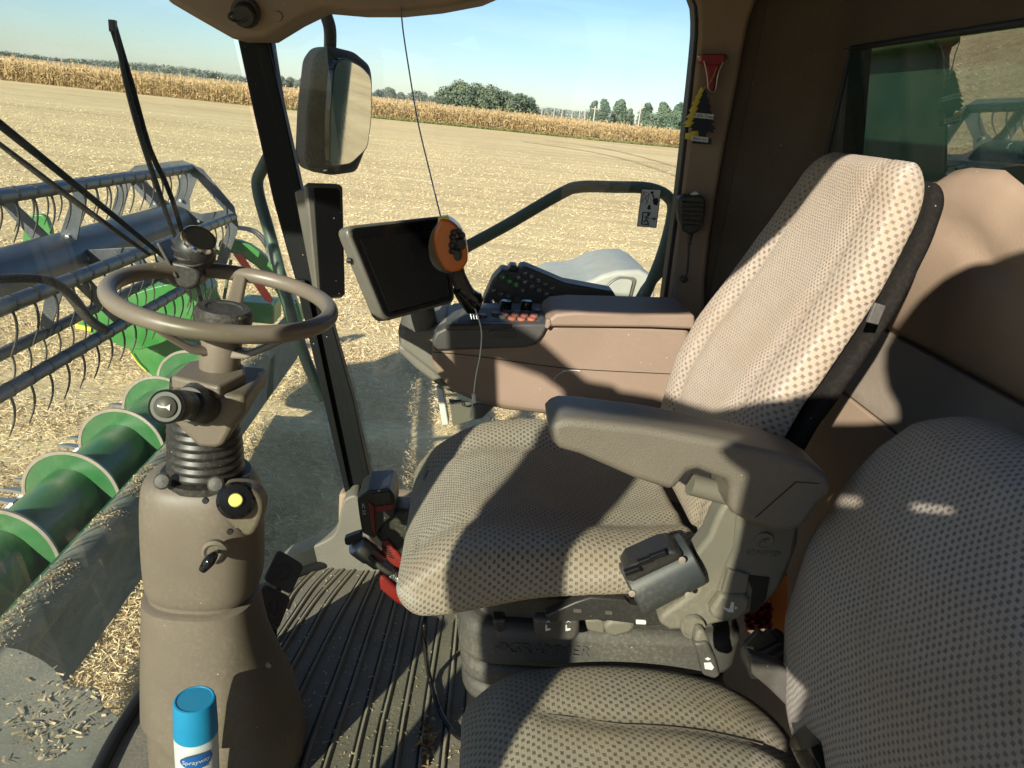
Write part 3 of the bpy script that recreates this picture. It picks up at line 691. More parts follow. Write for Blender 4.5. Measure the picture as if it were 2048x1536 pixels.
prism('red_reflector', [PY(466, 508, 6.43), PY(482, 506, 6.43), PY(546, 598, 6.43), PY(543, 606, 6.43), PY(530, 602, 6.43)], (0, 0.012, 0), M['reflector'], a_, 0.002)
tube('hydraulic_rod', [PY(380, 488, 6.4), PY(460, 512, 6.4)], 0.022, 'green', header, smooth=False)
tube('support_link', [PY(462, 520, 6.5), PY(448, 598, 6.5)], 0.014, 'rail', header, smooth=False)
for dx in (0, 7, 14): tube('hose', [PY(450, 452+dx*.3, 6.35), PY(500, 456+dx*.5, 6.4), PY(528, 475+dx, 6.4), PY(545, 520+dx, 6.4), PY(590, 600+dx, 6.4)], 0.007, 'steel', header)
for (a0, b0) in (((0, 545), (95, 573)), ((135, 560), (250, 600)), ((245, 600), (390, 640))): pass
# far-left green shield beyond the reel
prism('reel_shield', rc([PY(-60, 520, 6.9), PY(42, 500, 6.9), PY(50, 430, 6.9), PY(90, 428, 6.9), PY(105, 470, 6.9), PY(60, 560, 6.9), PY(-60, 590, 6.9)], 0.06), (0, 0.06, 0), 'green', header, 0.01)

# feeder house between cab and header, dusty top, chaff lying on it
M['apron'] = plain('dusty_apron', (0.13, 0.135, 0.105), 0.85, dust=0.8, var=0.2, bump=0.6, bscale=60)
fh = thing('feeder_house', 'dusty grey-green feeder house top below the windshield', 'feeder house', (-1.1, 1.2, -1.2))
zf = -0.5
zf = -0.42
prism('feeder_body', rc([V(-0.66, 0.0, -0.34), V(-1.3, 0.0, -0.36), V(-2.25, 0.0, -1.1), V(-2.25, 0.0, -1.75), V(-0.66, 0.0, -1.2)], 0.05), (0, 1.40, 0), 'deck', fh, 0.015)
prism('rubber_apron', sm([V(-0.64, 1.36, -0.30), V(-0.70, 1.49, -0.30), V(-0.785, 1.585, -0.30), V(-0.86, 1.63, -0.30), V(-0.90, 1.69, -0.30), V(-0.979, 1.70, -0.30), V(-1.05, 1.76, -0.30), V(-1.129, 1.808, -0.30), V(-1.25, 1.853, -0.31), V(-1.6, 1.9, -0.33), V(-1.6, 0.0, -0.33), V(-0.64, 0.0, -0.30)], 3), (0, 0, -0.02), 'apron', fh, 0.004)
n = 1700; pxs = -1.2+0.52*rng.random(n); pys = 0.85+0.78*rng.random(n)+np.maximum(0, -pxs-0.75)*0.45; keep = (np.sin(pxs*19+1)+np.sin(pys*13)+np.sin(pxs*7+pys*9)+0.9*np.sin(pxs*61+pys*20)*np.sin(pys*47)+rng.normal(0, 0.6, len(pxs)) > 0.95)
pxs, pys = pxs[keep], pys[keep]; n = len(pxs); tz = -0.297+np.minimum(0, pxs+1.13)*0.06
d = np.stack([np.cos(an[:n]), np.sin(an[:n]), np.zeros(n)+0.1], 1); sd = np.cross(d, rng.normal(0, .5, (n, 3))+[0, 0, 1]); sd /= np.linalg.norm(sd, axis=1)[:, None]
tag(quads('chaff', np.stack([pxs, pys, tz+0.006*rng.random(n)], 1), d*(0.003+0.012*rng.random((n, 1))**2), sd*(0.001+0.0022*rng.random((n, 1))), 'husk'), 'pale chaff and husks lying on the feeder house', kind='stuff')
n = 5000; u_ = 2.0+4.6*rng.random(n); w_ = rng.normal(0, 0.035, n)+0.02*np.sin(u_*9); kq = np.sin(u_*5.3)+np.sin(u_*13.1+1) > -0.3; u_, w_ = u_[kq], w_[kq]; n = len(u_)
pp = np.array([hp(uu, 0.475+ww, 0.165+math.sqrt(max(0, 0.0876**2-ww*ww))) for uu, ww in zip(u_, w_)]); dd = rng.normal(0, 1, (n, 3))*[1, 1, 0.3]; dd /= np.linalg.norm(dd, axis=1)[:, None]; s2_ = np.cross(dd, rng.normal(0, .6, (n, 3))+[0, 0, 1]); s2_ /= np.linalg.norm(s2_, axis=1)[:, None]
tag(quads('dirt_strip', pp, dd*(0.003+0.012*rng.random((n, 1))**2), s2_*(0.001+0.002*rng.random((n, 1))), 'husk'), 'strip of dirt and chaff lying along the header frame pipe', kind='stuff')
# two faint curved wheel tracks in the stubble, ahead of the corn corner
M['track'] = straw_mat('pressed_straw', (0.32, 0.235, 0.115), (0.48, 0.365, 0.19), (0.62, 0.5, 0.29), 0.3)
for q_ in ([(1045, 283), (1110, 292), (1180, 303), (1250, 318), (1310, 336), (1370, 358)], [(1090, 281), (1160, 289), (1230, 301), (1300, 318), (1370, 338)]):
    c_ = sm([PZ(x, y, GZ+0.035) for x, y in q_], 8, False); vs, fs = [], []
    for i_, p_ in enumerate(c_):
        t_ = unit(c_[min(i_+1, len(c_)-1)]-c_[max(i_-1, 0)]); nn = V(-t_[1], t_[0], 0)*0.32*(1+0.35*math.sin(i_*2.1)); vs += [p_-nn, p_+nn]
        if i_: fs.append((2*i_-2, 2*i_-1, 2*i_+1, 2*i_))
    tag(mesh('wheel_track', vs, fs, 'track'), 'faint curved wheel track pressed into the stubble', kind='structure')

# ================================================================== the cab shell
Yb = [-0.3, 0.45, 0.6, 0.8, 1.0, 1.2, 1.4, 1.6, 1.8, 1.95]
Xb = [-0.30, -0.41, -0.50, -0.57, -0.62, -0.64, -0.63, -0.58, -0.45, -0.25]
Xt = [-0.45, -0.62, -0.74, -0.88, -0.96, -0.99, -0.97, -0.90, -0.75, -0.575]
def WX(y, z): return np.interp(y, Yb, Xb)+(np.interp(y, Yb, Xt)-np.interp(y, Yb, Xb))*(z/1.4)
def on_wind(px, py, off=0.0):
    d = ray(px, py); t = 0.4
    while t < 4:
        p = C0+d*t
        if p[0] < WX(min(p[1], 1.95), p[2])-off: return p
        t += 0.004
    return C0+d*1.9
ys = np.linspace(0.45, 1.95, 46); zs = np.linspace(-0.02, 1.66, 12)
vs = [(WX(y, z), y, z) for z in zs for y in ys]; k = len(ys)
fs = [(j*k+i, j*k+i+1, (j+1)*k+i+1, (j+1)*k+i) for j in range(len(zs)-1) for i in range(k-1)]
tag(mesh('windshield', vs, fs, 'wind'), 'curved dusty windshield in front of the steering column', kind='structure')
# floor follows the foot of the glass
fl = [V(WX(y, 0)+0.012, y, 0) for y in np.linspace(0.45, 1.93, 24)]+[V(0.8, 1.93, 0), V(0.8, -0.1, 0), V(-0.1, -0.1, 0)]
floor = tag(prism('floor', fl, (0, 0, -0.06), 'mat'), 'ribbed dark rubber cab floor', kind='structure')
tube('glass_seal', [V(WX(y, 0)+0.004, y, 0.008) for y in np.linspace(0.45, 1.94, 16)], 0.014, 'seal', floor)
ribs = [[(676, 1108), (632, 1140), (590, 1185), (572, 1220)], [(692, 1112), (636, 1165), (583, 1240), (550, 1290)], [(707, 1117), (640, 1190), (590, 1262), (556, 1320)],
 [(724, 1122), (660, 1200), (610, 1290), (566, 1370)], [(742, 1130), (690, 1215), (640, 1310), (592, 1410), (556, 1500)], [(757, 1142), (715, 1240), (675, 1350), (625, 1480), (600, 1560)],
 [(775, 1165), (742, 1260), (700, 1390), (662, 1500), (644, 1560)], [(796, 1190), (765, 1310), (730, 1440), (702, 1560)], [(818, 1215), (792, 1340), (765, 1450), (746, 1560)],
 [(848, 1225), (828, 1330), (808, 1440), (790, 1560)], [(882, 1235), (864, 1350), (850, 1450), (838, 1560)], [(915, 1240), (902, 1380), (884, 1560)], [(950, 1240), (938, 1380), (928, 1560)]]
for r_ in ribs:
    p = [PZ(x, y, 0.001) for x, y in r_]
    tube('mat_rib', p, 0.0055, 'matdust', floor, k=6, seg=6)
    tube('mat_groove', [v+V(-0.0085, 0, -0.0012) for v in p], 0.0028, 'seal', floor, k=6, seg=5)
kt = prism('kick_trim', sm([PY(*q, 1.88) for q in ((560, 1128), (610, 1100), (650, 1082), (672, 1062), (684, 1010), (694, 996), (716, 994), (730, 1040), (760, 1100), (900, 1150), (900, 1230), (560, 1190))], 3), (0, 0.07, 0), 'bracket', floor, 0.012)

# --- right side: front post, window, rear post
wr = tag(thing('wall_right', None, None, (0, 1.95, 0)), 'right side of the cab: window between black front post and beige rear post', kind='structure')
prism('front_post', [PY(*q, 1.95) for q in ((462, 20), (532, 20), (560, 200), (605, 400), (660, 640), (705, 800), (748, 990), (702, 1000), (655, 820), (612, 640), (545, 400), (505, 220))], (0, 0.05, 0), 'post', wr, 0.006)
prism('post_ridge', [PY(*q, 1.938) for q in ((505, 70), (532, 70), (562, 200), (607, 400), (662, 640), (707, 800), (740, 960), (728, 960), (690, 800), (645, 640), (588, 400), (540, 200))], (0, 0.011, 0), 'post', wr, 0.003)
prism('post_foot', [PY(*q, 1.93) for q in ((590, 560), (610, 560), (700, 980), (690, 985))], (0, 0.012, 0), 'post', wr, 0.002)
sg = mesh('window_pane', [PY(*q, 1.965) for q in ((470, -120), (1420, -120), (1340, 1100), (760, 1010))], [(0, 1, 2, 3)], 'sideglass', wr)
zb = PY(735, 985, 1.95)[2]
box('window_sill', (0.15, 1.96, zb-0.06), (0.45, 0.03, 0.06), 'trim', wr, 0.01)
rp_ = prism('rear_post', sm([PY(*q, 1.90) for q in ((1340, -60), (1385, -10), (1396, 40), (1392, 110), (1378, 240), (1360, 400), (1335, 590), (1320, 700), (1300, 980), (1420, 980), (1412, 700), (1412, 560), (1436, 380), (1470, 200), (1500, 40), (1520, -60))], 2), (0, 0.06, 0), 'trim', wr, 0.012)
prism('post_seal', sm([PY(*q, 1.905) for q in ((1330, -60), (1380, -10), (1390, 40), (1386, 110), (1372, 240), (1354, 400), (1328, 590), (1310, 760), (1325, 760), (1339, 590), (1364, 400), (1382, 240), (1398, 110), (1402, 40), (1392, -15), (1345, -70))], 2), (0, 0.045, 0), 'seal', wr, 0.003)
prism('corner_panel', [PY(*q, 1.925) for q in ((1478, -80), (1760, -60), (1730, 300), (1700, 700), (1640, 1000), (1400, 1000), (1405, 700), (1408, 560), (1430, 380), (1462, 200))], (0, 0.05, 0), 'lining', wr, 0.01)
# sweep corner between side panel and rear wall
cv = []
for i in range(9):
    a = i/8*math.pi/2; cv.append(V(0.66+0.14*math.sin(a), 1.78+0.14*math.cos(a), 0))
cv = cv+[V(0.84, 1.78, 0), V(0.84, 1.97, 0), V(0.66, 1.97, 0)]
prism('corner_sweep', cv, (0, 0, 1.8), 'lining', wr)

# --- rear wall with window, bulging lower panel, ledge
XW = 0.80
rw = tag(thing('wall_rear', None, None, (XW, 1, 0)), 'beige rear cab wall with tinted window behind the seats', kind='structure')
zt = 0.5*(PX(1700, 92, XW)[2]+PX(2048, 48, XW)[2]); yl = 1.735
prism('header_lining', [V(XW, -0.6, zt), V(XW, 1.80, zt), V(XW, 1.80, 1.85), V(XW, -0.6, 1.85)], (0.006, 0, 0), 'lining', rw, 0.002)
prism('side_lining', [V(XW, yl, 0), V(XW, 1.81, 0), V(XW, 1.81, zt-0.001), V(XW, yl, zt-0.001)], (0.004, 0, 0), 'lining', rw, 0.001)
z1 = PX(1760, 665, XW)[2]; z2 = PX(1720, 750, XW)[2]; ztop = PX(1960, 375, XW)[2]
def wl(px, py): p = PX(px, py, XW); return V(XW, p[1], p[2])
prof = []
for i in range(13):     # padded panel: bulges toward the seats, then falls to the ledge
    t = i/12; prof.append(V(XW+0.015-0.05*math.sin(math.pi*t)**0.8, 0, ztop+(z1+0.01-ztop)*t))
top = [wl(1860, 372), wl(1885, 352), wl(1905, 343), wl(1930, 338), wl(2005, 344), wl(2022, 356), wl(2048, 392)]
gy = np.linspace(1.79, -0.6, 60)
ty = [1.79]+[p[1] for p in top]+[-0.6]; tz = [top[0][2]-0.0]+[p[2] for p in top]+[top[-1][2]-0.02]
vs = []; 
for y in gy:
    zz = np.interp(-y, [-a for a in ty], tz)
    for i in range(17):
        t = i/16; z = zz+(z1+0.012-zz)*t
        bx = 0.045*math.sin(math.pi*min(1, t*1.0))**0.7
        dent = 0.012*math.exp(-((z-(zz-0.10+0.02*math.sin(y*6)))/0.018)**2)
        vs.append((XW+0.01-bx+dent, y, z))
fs = [(j*17+i, j*17+i+1, (j+1)*17+i+1, (j+1)*17+i) for j in range(59) for i in range(16)]
o = mesh('padded_panel', vs, fs, 'trim', rw); sdm = o.modifiers.new('s', 'SOLIDIFY'); sdm.thickness = 0.01; sdm.offset = 0
prism('ledge', [V(XW-0.005, 1.79, z1+0.008), V(XW-0.005, 1.79, z1-0.004), V(XW-0.055, 1.79, z2+0.002), V(XW-0.055, 1.79, z2-0.02), V(XW+0.03, 1.79, z2-0.02), V(XW+0.03, 1.79, z1+0.008)], (0, -2.4, 0), 'shelf', rw, 0.003)
prism('lower_panel', [V(XW-0.058, 1.8, 0), V(XW-0.058, 1.8, z2-0.023), V(XW+0.02, 1.8, z2-0.023), V(XW+0.02, 1.8, 0)], (0, -2.4, 0), 'trim', rw, 0.004)
rwin = mesh('window_pane', [(XW+0.10, 1.76, z1), (XW+0.10, -0.6, z1), (XW+0.008, -0.6, zt+0.002), (XW+0.008, 1.76, zt+0.002)], [(0, 1, 2, 3)], 'rearglass', rw)
text('window_marking', 'TEMPERED\nLAMINATED\nAS-3  M72', (XW+0.05, PX(2005, 300, XW)[1], PX(2005, 310, XW)[2]), (0, -1, 0), (0, 0, 1), 0.011, 'ink', rwin)
tube('window_seal', [V(XW-0.002, -0.6, zt-0.002), V(XW-0.002, yl, zt-0.002), V(XW-0.002, yl-0.004, z1+0.1)], 0.006, 'seal', rw, smooth=False)

# --- ceiling, corner box above the front post
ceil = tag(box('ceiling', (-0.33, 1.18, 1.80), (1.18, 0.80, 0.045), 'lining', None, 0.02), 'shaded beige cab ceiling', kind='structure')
cb = pix('corner_housing', [(330, 0), (395, 38), (462, 76), (528, 77), (585, 42), (640, 15), (720, 22), (800, 22), (880, 14), (965, -2), (1100, -60), (1000, -330), (250, -330)], 1.80, 1.94, 'trim', ceil, 0.014)
sk = lathe('socket', [(0.030, 0), (0.030, 0.012), (0.024, 0.014), (0.024, 0.03), (0.02, 0.034), (0.0, 0.034)], PY(492, 24, 1.80), unit(V(0.1, -1, -0.35)), 'rubber', cb)
tube('socket_strap', [PY(476, 28, 1.77), PY(462, 26, 1.765), PY(458, 36, 1.765), PY(478, 44, 1.77), PY(495, 36, 1.77)], 0.0028, 'rubber', sk)
lathe('screw_cap', [(0.011, 0), (0.010, 0.004), (0, 0.005)], PY(555, 33, 1.80), (0, -1, 0), 'trim', cb, seg=16)
text('roof_print', '', (0, 0, 0), (1, 0, 0), (0, 0, 1), 0.01, 'ink', cb) if False else None

# --- left side of the cab (behind and beside the camera): sloping post, door header, sill
wlft = tag(thing('wall_left', None, None, (0, 0.42, 0)), 'left side of the cab around the doorway', kind='structure')
prism('front_post', [V(-0.68, 0.40, 1.76), V(-0.60, 0.40, 1.76), V(-0.49, 0.40, 0.9), V(-0.40, 0.40, -0.06), V(-0.47, 0.40, -0.06), V(-0.56, 0.40, 0.9)], (0, 0.05, 0), 'post', wlft, 0.006)
prism('door_header', sm([V(-0.64, 0.385, 1.52), V(-0.46, 0.385, 1.51), V(-0.28, 0.385, 1.51), V(-0.10, 0.385, 1.545), V(0.023, 0.385, 1.634), V(0.113, 0.385, 1.735), V(0.25, 0.385, 1.762), V(0.8, 0.385, 1.765), V(0.8, 0.385, 1.80), V(-0.7, 0.385, 1.80)], 2), (0, 0.03, 0), 'trim', wlft, 0.006)  # lower edge curved to bound the sunlight falling on the seats
box('door_sill', (0.25, 0.35, -0.1), (0.5, 0.03, 0.05), 'charcoal', wlft)
# ================================================================== steering column
sc = thing('steering_column', 'brown steering column with four-spoked wheel, black bellows and spinner knob', 'steering column', (-0.42, 1.2, 0))
def sring(z, x0, x1, y0, y1, p=2.6, n=48, tilt=0.0):
    cx, cy, a, b = (x0+x1)/2, (y0+y1)/2, (x1-x0)/2, (y1-y0)/2; r = []
    for i in range(n):
        t = 2*math.pi*i/n; c, s = math.cos(t), math.sin(t)
        x = a*math.copysign(abs(c)**(2/p), c); y = b*math.copysign(abs(s)**(2/p), s)
        r.append(V(cx+x, cy+y, z+tilt*x))
    return r
def rings(name, R, m, parent, ang=40):
    n = len(R[0]); vs = [p for r in R for p in r]; fs = [(i*n+j, i*n+(j+1) % n, (i+1)*n+(j+1) % n, (i+1)*n+j) for i in range(len(R)-1) for j in range(n)]
    fs += [tuple(range(n))[::-1], tuple((len(R)-1)*n+j for j in range(n))]
    o = mesh(name, vs, fs, m, parent, ang=ang); return o
def smrings(spec, k=5):
    a = np.array(spec, float); t = np.arange(len(a)); tt = np.linspace(0, len(a)-1, (len(a)-1)*k+1); out = []
    P = sm([V(*r) for r in a], k, False); return [tuple(p) for p in P]
lowc = smrings([(0.02, -0.5427, -0.2490, 1.080, 1.360), (0.1, -0.5409, -0.2578, 1.085, 1.340), (0.17, -0.5409, -0.2816, 1.095, 1.320)])
rings('foot_cover', [sring(*r) for r in lowc], 'column', sc)
mid = smrings([(0.155, -0.5472, -0.2692, 1.075, 1.340), (0.24, -0.5409, -0.2939, 1.085, 1.310), (0.32, -0.5346, -0.3168, 1.095, 1.290), (0.41, -0.5292, -0.3314, 1.105, 1.280)])
rings('lower_cover', [sring(0.155, -0.5400, -0.2763, 1.083, 1.330)]+[sring(*r) for r in mid]+[sring(0.414, -0.5220, -0.3386, 1.113, 1.270)], 'column', sc)
neck = [(0.4, -0.5202, -0.3404, 1.120, 1.270), (0.45, -0.5184, -0.3422, 1.120, 1.270)]
rings('neck', [sring(*r) for r in neck], 'column', sc)
up = smrings([(0.43, -0.5184, -0.3287, 1.108, 1.280), (0.455, -0.5229, -0.3233, 1.103, 1.285), (0.53, -0.5238, -0.3215, 1.105, 1.285), (0.61, -0.5202, -0.3251, 1.110, 1.280), (0.645, -0.5130, -0.3323, 1.120, 1.270), (0.66, -0.4932, -0.3503, 1.140, 1.250)])
uc = rings('upper_cover', [sring(0.432, -0.4932, -0.3575, 1.130, 1.260)]+[sring(*r) for r in up], 'column', sc)
bcx, bcy = -0.414, 1.195
pr = []
for i in range(10): z = 0.668+i*0.0145; pr += [(0.0595-0.0007*i, z-0.007), (0.0640-0.0007*i, z-0.002), (0.0635-0.0007*i, z+0.002), (0.0590-0.0007*i, z+0.006)]
lathe('bellows', [(0.075, 0.648), (0.074, 0.66)]+pr+[(0.05, 0.83)], (bcx, bcy, 0), (0, 0, 1), 'bellows', sc, seg=40, ang=50)
for q in ((-0.46, 1.125, 0.672), (-0.375, 1.127, 0.672)):
    lathe('bellows_clip', [(0.0, 0), (0.008, 0.001), (0.014, 0.005), (0.011, 0.009), (0, 0.011)], q, (0.1, -1, 0.5), 'rubber', sc, seg=16)
zl = PY(437, 772, 1.115)[2]
hh_p = [PY(x, y, 1.12) for x, y in [(340, 770), (437, 782), (489, 762), (489, 826), (470, 850), (446, 893), (430, 898), (396, 896), (372, 872), (348, 846), (334, 812), (334, 788)]]
hh = prism('switch_housing', [V(p[0], p[1], min(p[2], zl-0.016)) for p in hh_p], (0, 0.14, 0), 'column', sc, 0.009)
zl = PY(437, 772, 1.115)[2]
prism('housing_lid', rc([PZ(x, y, zl) for x, y in ((341, 752), (374, 722), (412, 716), (488, 727), (491, 747), (438, 773), (424, 771))], 0.006), (0, 0, -0.022), 'column', hh, 0.005)
pix('parting_line', [(387, 782), (391, 782), (391, 852), (387, 852)], 1.1165, 1.12, 'seal', hh, 0.0)
# multi-function stalk with horn button
sd_ = unit(PY(316, 815, 0.96)-PY(400, 806, 1.12))
so_ = PY(402, 806, 1.13)
st = lathe('stalk', [(0.034, 0), (0.035, 0.012), (0.028, 0.022), (0.028, 0.05), (0.026, 0.06)], so_, sd_, 'rubber', sc, seg=32)
ln_ = np.linalg.norm(PY(318, 815, 0.99)-so_)
lathe('stalk_barrel', [(0.019, 0.04), (0.021, 0.06), (0.0225, 0.085), (0.021, 0.09), (0.0235, 0.1), (0.0235, 0.135), (0.021, 0.14), (0.0245, 0.146), (0.0245, ln_-0.005), (0.021, ln_)], so_, sd_, 'black', st, seg=32)
hb = lathe('horn_button', [(0.0155, ln_-0.002), (0.0155, ln_+0.003), (0.011, ln_+0.0065), (0, ln_+0.008)], so_, sd_, 'charcoal', st, seg=28)
hc = so_+sd_*(ln_+0.0085); hx = unit(np.cross(sd_, V(0, 0, 1))); hx = hx if hx[0] > 0 else -hx; hy = unit(np.cross(hx, sd_)); hy = hy if hy[2] > 0 else -hy
prism('horn_symbol', [hc+hx*a+hy*b for a, b in ((-0.008, 0.003), (-0.002, 0.001), (0.004, 0.001), (0.009, 0.0045), (0.009, -0.0045), (0.004, -0.001), (-0.002, -0.0012), (-0.008, 0.0))], sd_*0.0006, 'print', hb)
# knob, toggle and screw holes on the upper cover
kb = lathe('knob_socket', [(0.030, 0), (0.030, 0.028), (0.025, 0.033), (0.0, 0.033)], PY(470, 1006, 1.10)+V(0, 0.006, 0), unit(V(0.25, -0.85, 0.55)), 'gloss', sc, seg=32)
lathe('yellow_button', [(0.0, 0.030), (0.0112, 0.031), (0.0112, 0.037), (0.0095, 0.0395), (0, 0.040)], PY(470, 1006, 1.10)+V(0, 0.006, 0), unit(V(0.25, -0.85, 0.55)), 'paleyellow', kb, seg=28)
pix('knob_shroud', [(440, 985), (462, 975), (500, 980), (524, 1005), (522, 1040), (500, 1075), (470, 1060), (446, 1030)], 1.092, 1.13, 'column', uc, 0.02, smooth=3)
tg = lathe('toggle_collar', [(0.021, 0), (0.021, 0.008), (0.016, 0.012), (0.012, 0.008), (0, 0.008)], PY(432, 1101, 1.083), (0, -1, 0.1), 'column', sc, seg=28)
tube('toggle_lever', [PY(434, 1102, 1.078), PY(430, 1108, 1.055), PY(420, 1120, 1.045), PY(404, 1141, 1.04)], [0.003, 0.004, 0.008, 0.0095, 0.006], 'gloss', tg, seg=14)
for q in ((412, 1000, 1.083), (284, 1045, 1.16), (461, 1062, 1.08), (538, 1328, 1.07)):
    lathe('screw_hole', [(0.0052, 0), (0.0052, 0.004), (0, 0.004)], PY(*q), (0, -1, 0), 'seal', sc, seg=12)
# wheel
wc = PY(449, 598, 1.2); wn = unit(V(0.10, -0.01, 1)); wu = unit(np.cross(V(0, 1, 0), wn)); wv = np.cross(wn, wu); WR_ = 0.1665
def wp(a, r=WR_, h=0.0): return wc+r*(math.cos(rad(a))*wu+math.sin(rad(a))*wv)+wn*h
wheel = tube('steering_wheel', [wp(i*5) for i in range(72)], 0.0136, 'rim', sc, closed=True, smooth=False, seg=20)
hubc = wc-wn*0.075
lathe('hub', [(0.031, -0.055), (0.033, -0.03), (0.033, 0.030), (0.030, 0.037)], hubc, wn, 'rim', wheel, seg=36)
cap = lathe('hub_cap', [(0.036, 0.034), (0.0455, 0.038), (0.0455, 0.055), (0.041, 0.061), (0.029, 0.0615), (0.027, 0.0595), (0, 0.0595)], hubc, wn, 'rubber', wheel, seg=40)
for j in range(28):
    a = 360*j/28; p = hubc+wn*0.062+0.0425*(math.cos(rad(a))*wu+math.sin(rad(a))*wv)
    pass
def spoke(a, w0=0.017, w1=0.013):
    rr = [0.026, 0.055, 0.09, 0.125, 0.155]; hh_ = [-0.085, -0.078, -0.054, -0.026, -0.006]
    tdir = -math.sin(rad(a))*wu+math.cos(rad(a))*wv; vs, fs = [], []
    for i, (r, h) in enumerate(zip(rr, hh_)):
        ww = w0+(w1-w0)*i/4; c = wp(a, r, h)
        for s, t in ((-1, -1), (1, -1), (1, 1), (-1, 1)): vs.append(c+tdir*ww*s*(0.8 if t > 0 else 1)+wn*0.007*t)
        if i:
            b = 4*(i-1); fs += [(b+q, b+(q+1) % 4, b+4+(q+1) % 4, b+4+q) for q in range(4)]
    fs += [(3, 2, 1, 0), (16, 17, 18, 19)]
    o = mesh('spoke', vs, fs, 'rim', wheel, ang=50); bevel(o, 0.004, 3); return o
for a in (222, 342, 97): spoke(a)
# spinner knob clamped on the rim
ka = 128; kc = wp(ka, WR_, 0.0); kn = unit(V(0.18, -0.10, 1))
kb_ = prism('spinner_knob', rc([kc+wu*x+wn*z+V(0, -0.026, 0) for x, z in ((-0.027, 0.016), (0.024, 0.016), (0.030, 0.0), (0.026, -0.020), (0.010, -0.030), (-0.016, -0.028), (-0.032, -0.012))], 0.006), (0, 0.052, 0), 'black', sc, 0.006)
kt_ = kc+wn*0.018
box('clamp_wing', kc+V(-0.024, -0.006, 0.020), (0.003, 0.026, 0.032), 'charcoal', kb_, 0.003, ax=[unit(V(0.9, 0, 0.45)), V(0, 1, 0), unit(V(-0.45, 0, 0.9))])
kx = unit(V(0.48, -0.42, 0.78)); ko = kc+wn*0.014
kk = lathe('knob_ball', [(0.014, 0), (0.017, 0.006), (0.029, 0.016), (0.0345, 0.028), (0.035, 0.04), (0.031, 0.051), (0.0265, 0.056)], ko, kx, 'black', kb_, seg=36)
u_ = unit(np.cross(kx, V(0, 1, 0))); v_ = np.cross(kx, u_)
for j in range(9):   # raised swirls
    a0 = j*40; tube('grip_ridge', [ko+kx*(0.014+0.036*t)+(0.0285+0.0065*math.sin(math.pi*min(1, t*1.05)))*(math.cos(rad(a0+95*t))*u_+math.sin(rad(a0+95*t))*v_) for t in np.linspace(0, 1, 7)], [0.0008, 0.0022, 0.0022, 0.0006], 'rubber', kk, k=3, seg=6)
lathe('silver_ring', [(0.0225, 0.056), (0.0300, 0.056), (0.0300, 0.0610), (0.0272, 0.0635), (0.0225, 0.062)], ko, kx, 'chrome', kb_, seg=36)
lathe('knob_dish', [(0.0250, 0.0622), (0.018, 0.0595), (0, 0.0585)], ko, kx, 'felt', kb_, seg=32)

# pedals to the right of the column, one behind the other
pc1 = thing('brake_pedal', 'upper ribbed black brake pedal with raised oval, right of column foot', 'pedal', PZ(580, 1200, 0), 'pair of brake pedals')
pc2 = thing('brake_pedal', 'lower ribbed black brake pedal half hidden behind the column foot', 'pedal', PZ(560, 1270, 0), 'pair of brake pedals')
def pedal(root, c4, ov):
    P4 = [PY(*q) for q in c4]; nrm = unit(np.cross(P4[1]-P4[0], P4[3]-P4[0])); nrm = nrm if nrm[1] < 0 else -nrm
    b = prism('pad', rc(P4, 0.012), -nrm*0.014, 'pedal', root, 0.003)
    eu, ev = (P4[1]-P4[0]), (P4[3]-P4[0])
    for i in range(7):
        for j in range(9):
            if abs(i-3) < 1.6 and abs(j-4) < 2.2: continue
            p = P4[0]+eu*(0.1+0.8*i/6)+ev*(0.08+0.84*j/8); e = 0.0028
            prism('tread_stud', [p+unit(eu)*a*e+unit(ev)*b_*e for a, b_ in ((-1, -1), (1, -1), (1, 1), (-1, 1))], nrm*0.0018, 'pedal', b)
    c = P4[0]+eu*0.5+ev*0.5
    tube('raised_oval', [c+unit(eu)*0.011*math.cos(t)+unit(ev)*0.017*math.sin(t)+nrm*0.001 for t in np.linspace(0, 2*math.pi, 17)[:-1]], 0.0026, 'pedal', b, closed=True, k=2, seg=8)
    return b
pedal(pc1, ((556, 1098, 1.44), (609, 1130, 1.44), (582, 1190, 1.40), (526, 1160, 1.40)), 1)
pedal(pc2, ((527, 1166, 1.42), (583, 1194, 1.42), (556, 1262, 1.37), (500, 1236, 1.37)), 1)
tube('pedal_arm', [PY(570, 1130, 1.46), PY(550, 1200, 1.5), PZ(545, 1290, 0.0)], 0.01, 'black', pc1)
tube('pedal_arm', [PY(545, 1200, 1.44), PY(535, 1270, 1.45), PZ(530, 1320, 0.0)], 0.01, 'black', pc2)

# spray can on the floor in front of the column
ct = PY(386, 1404, 0.985); ctop = ct[2]
can = thing('spray_can', 'white aerosol glass-cleaner can with bright blue cap beside the column foot', 'spray can', (ct[0], ct[1], 0.0))
can_ax = unit(V(0.0, 0.02, 1))
cr = 0.0345
lathe('can_body', [(0.033, 0.0), (cr, 0.004), (cr, ctop-0.072), (0.032, ctop-0.066), (0.032, ctop-0.06)], (ct[0], ct[1], 0.0), can_ax, 'can', can, seg=48)
lathe('cap', [(0.0335, ctop-0.068), (0.0349, ctop-0.066), (0.0330, ctop-0.006), (0.0315, ctop-0.001), (0.029, ctop), (0.0275, ctop-0.0015), (0, ctop-0.0015)], (ct[0], ct[1], 0.0), can_ax, 'blue', can, seg=48)
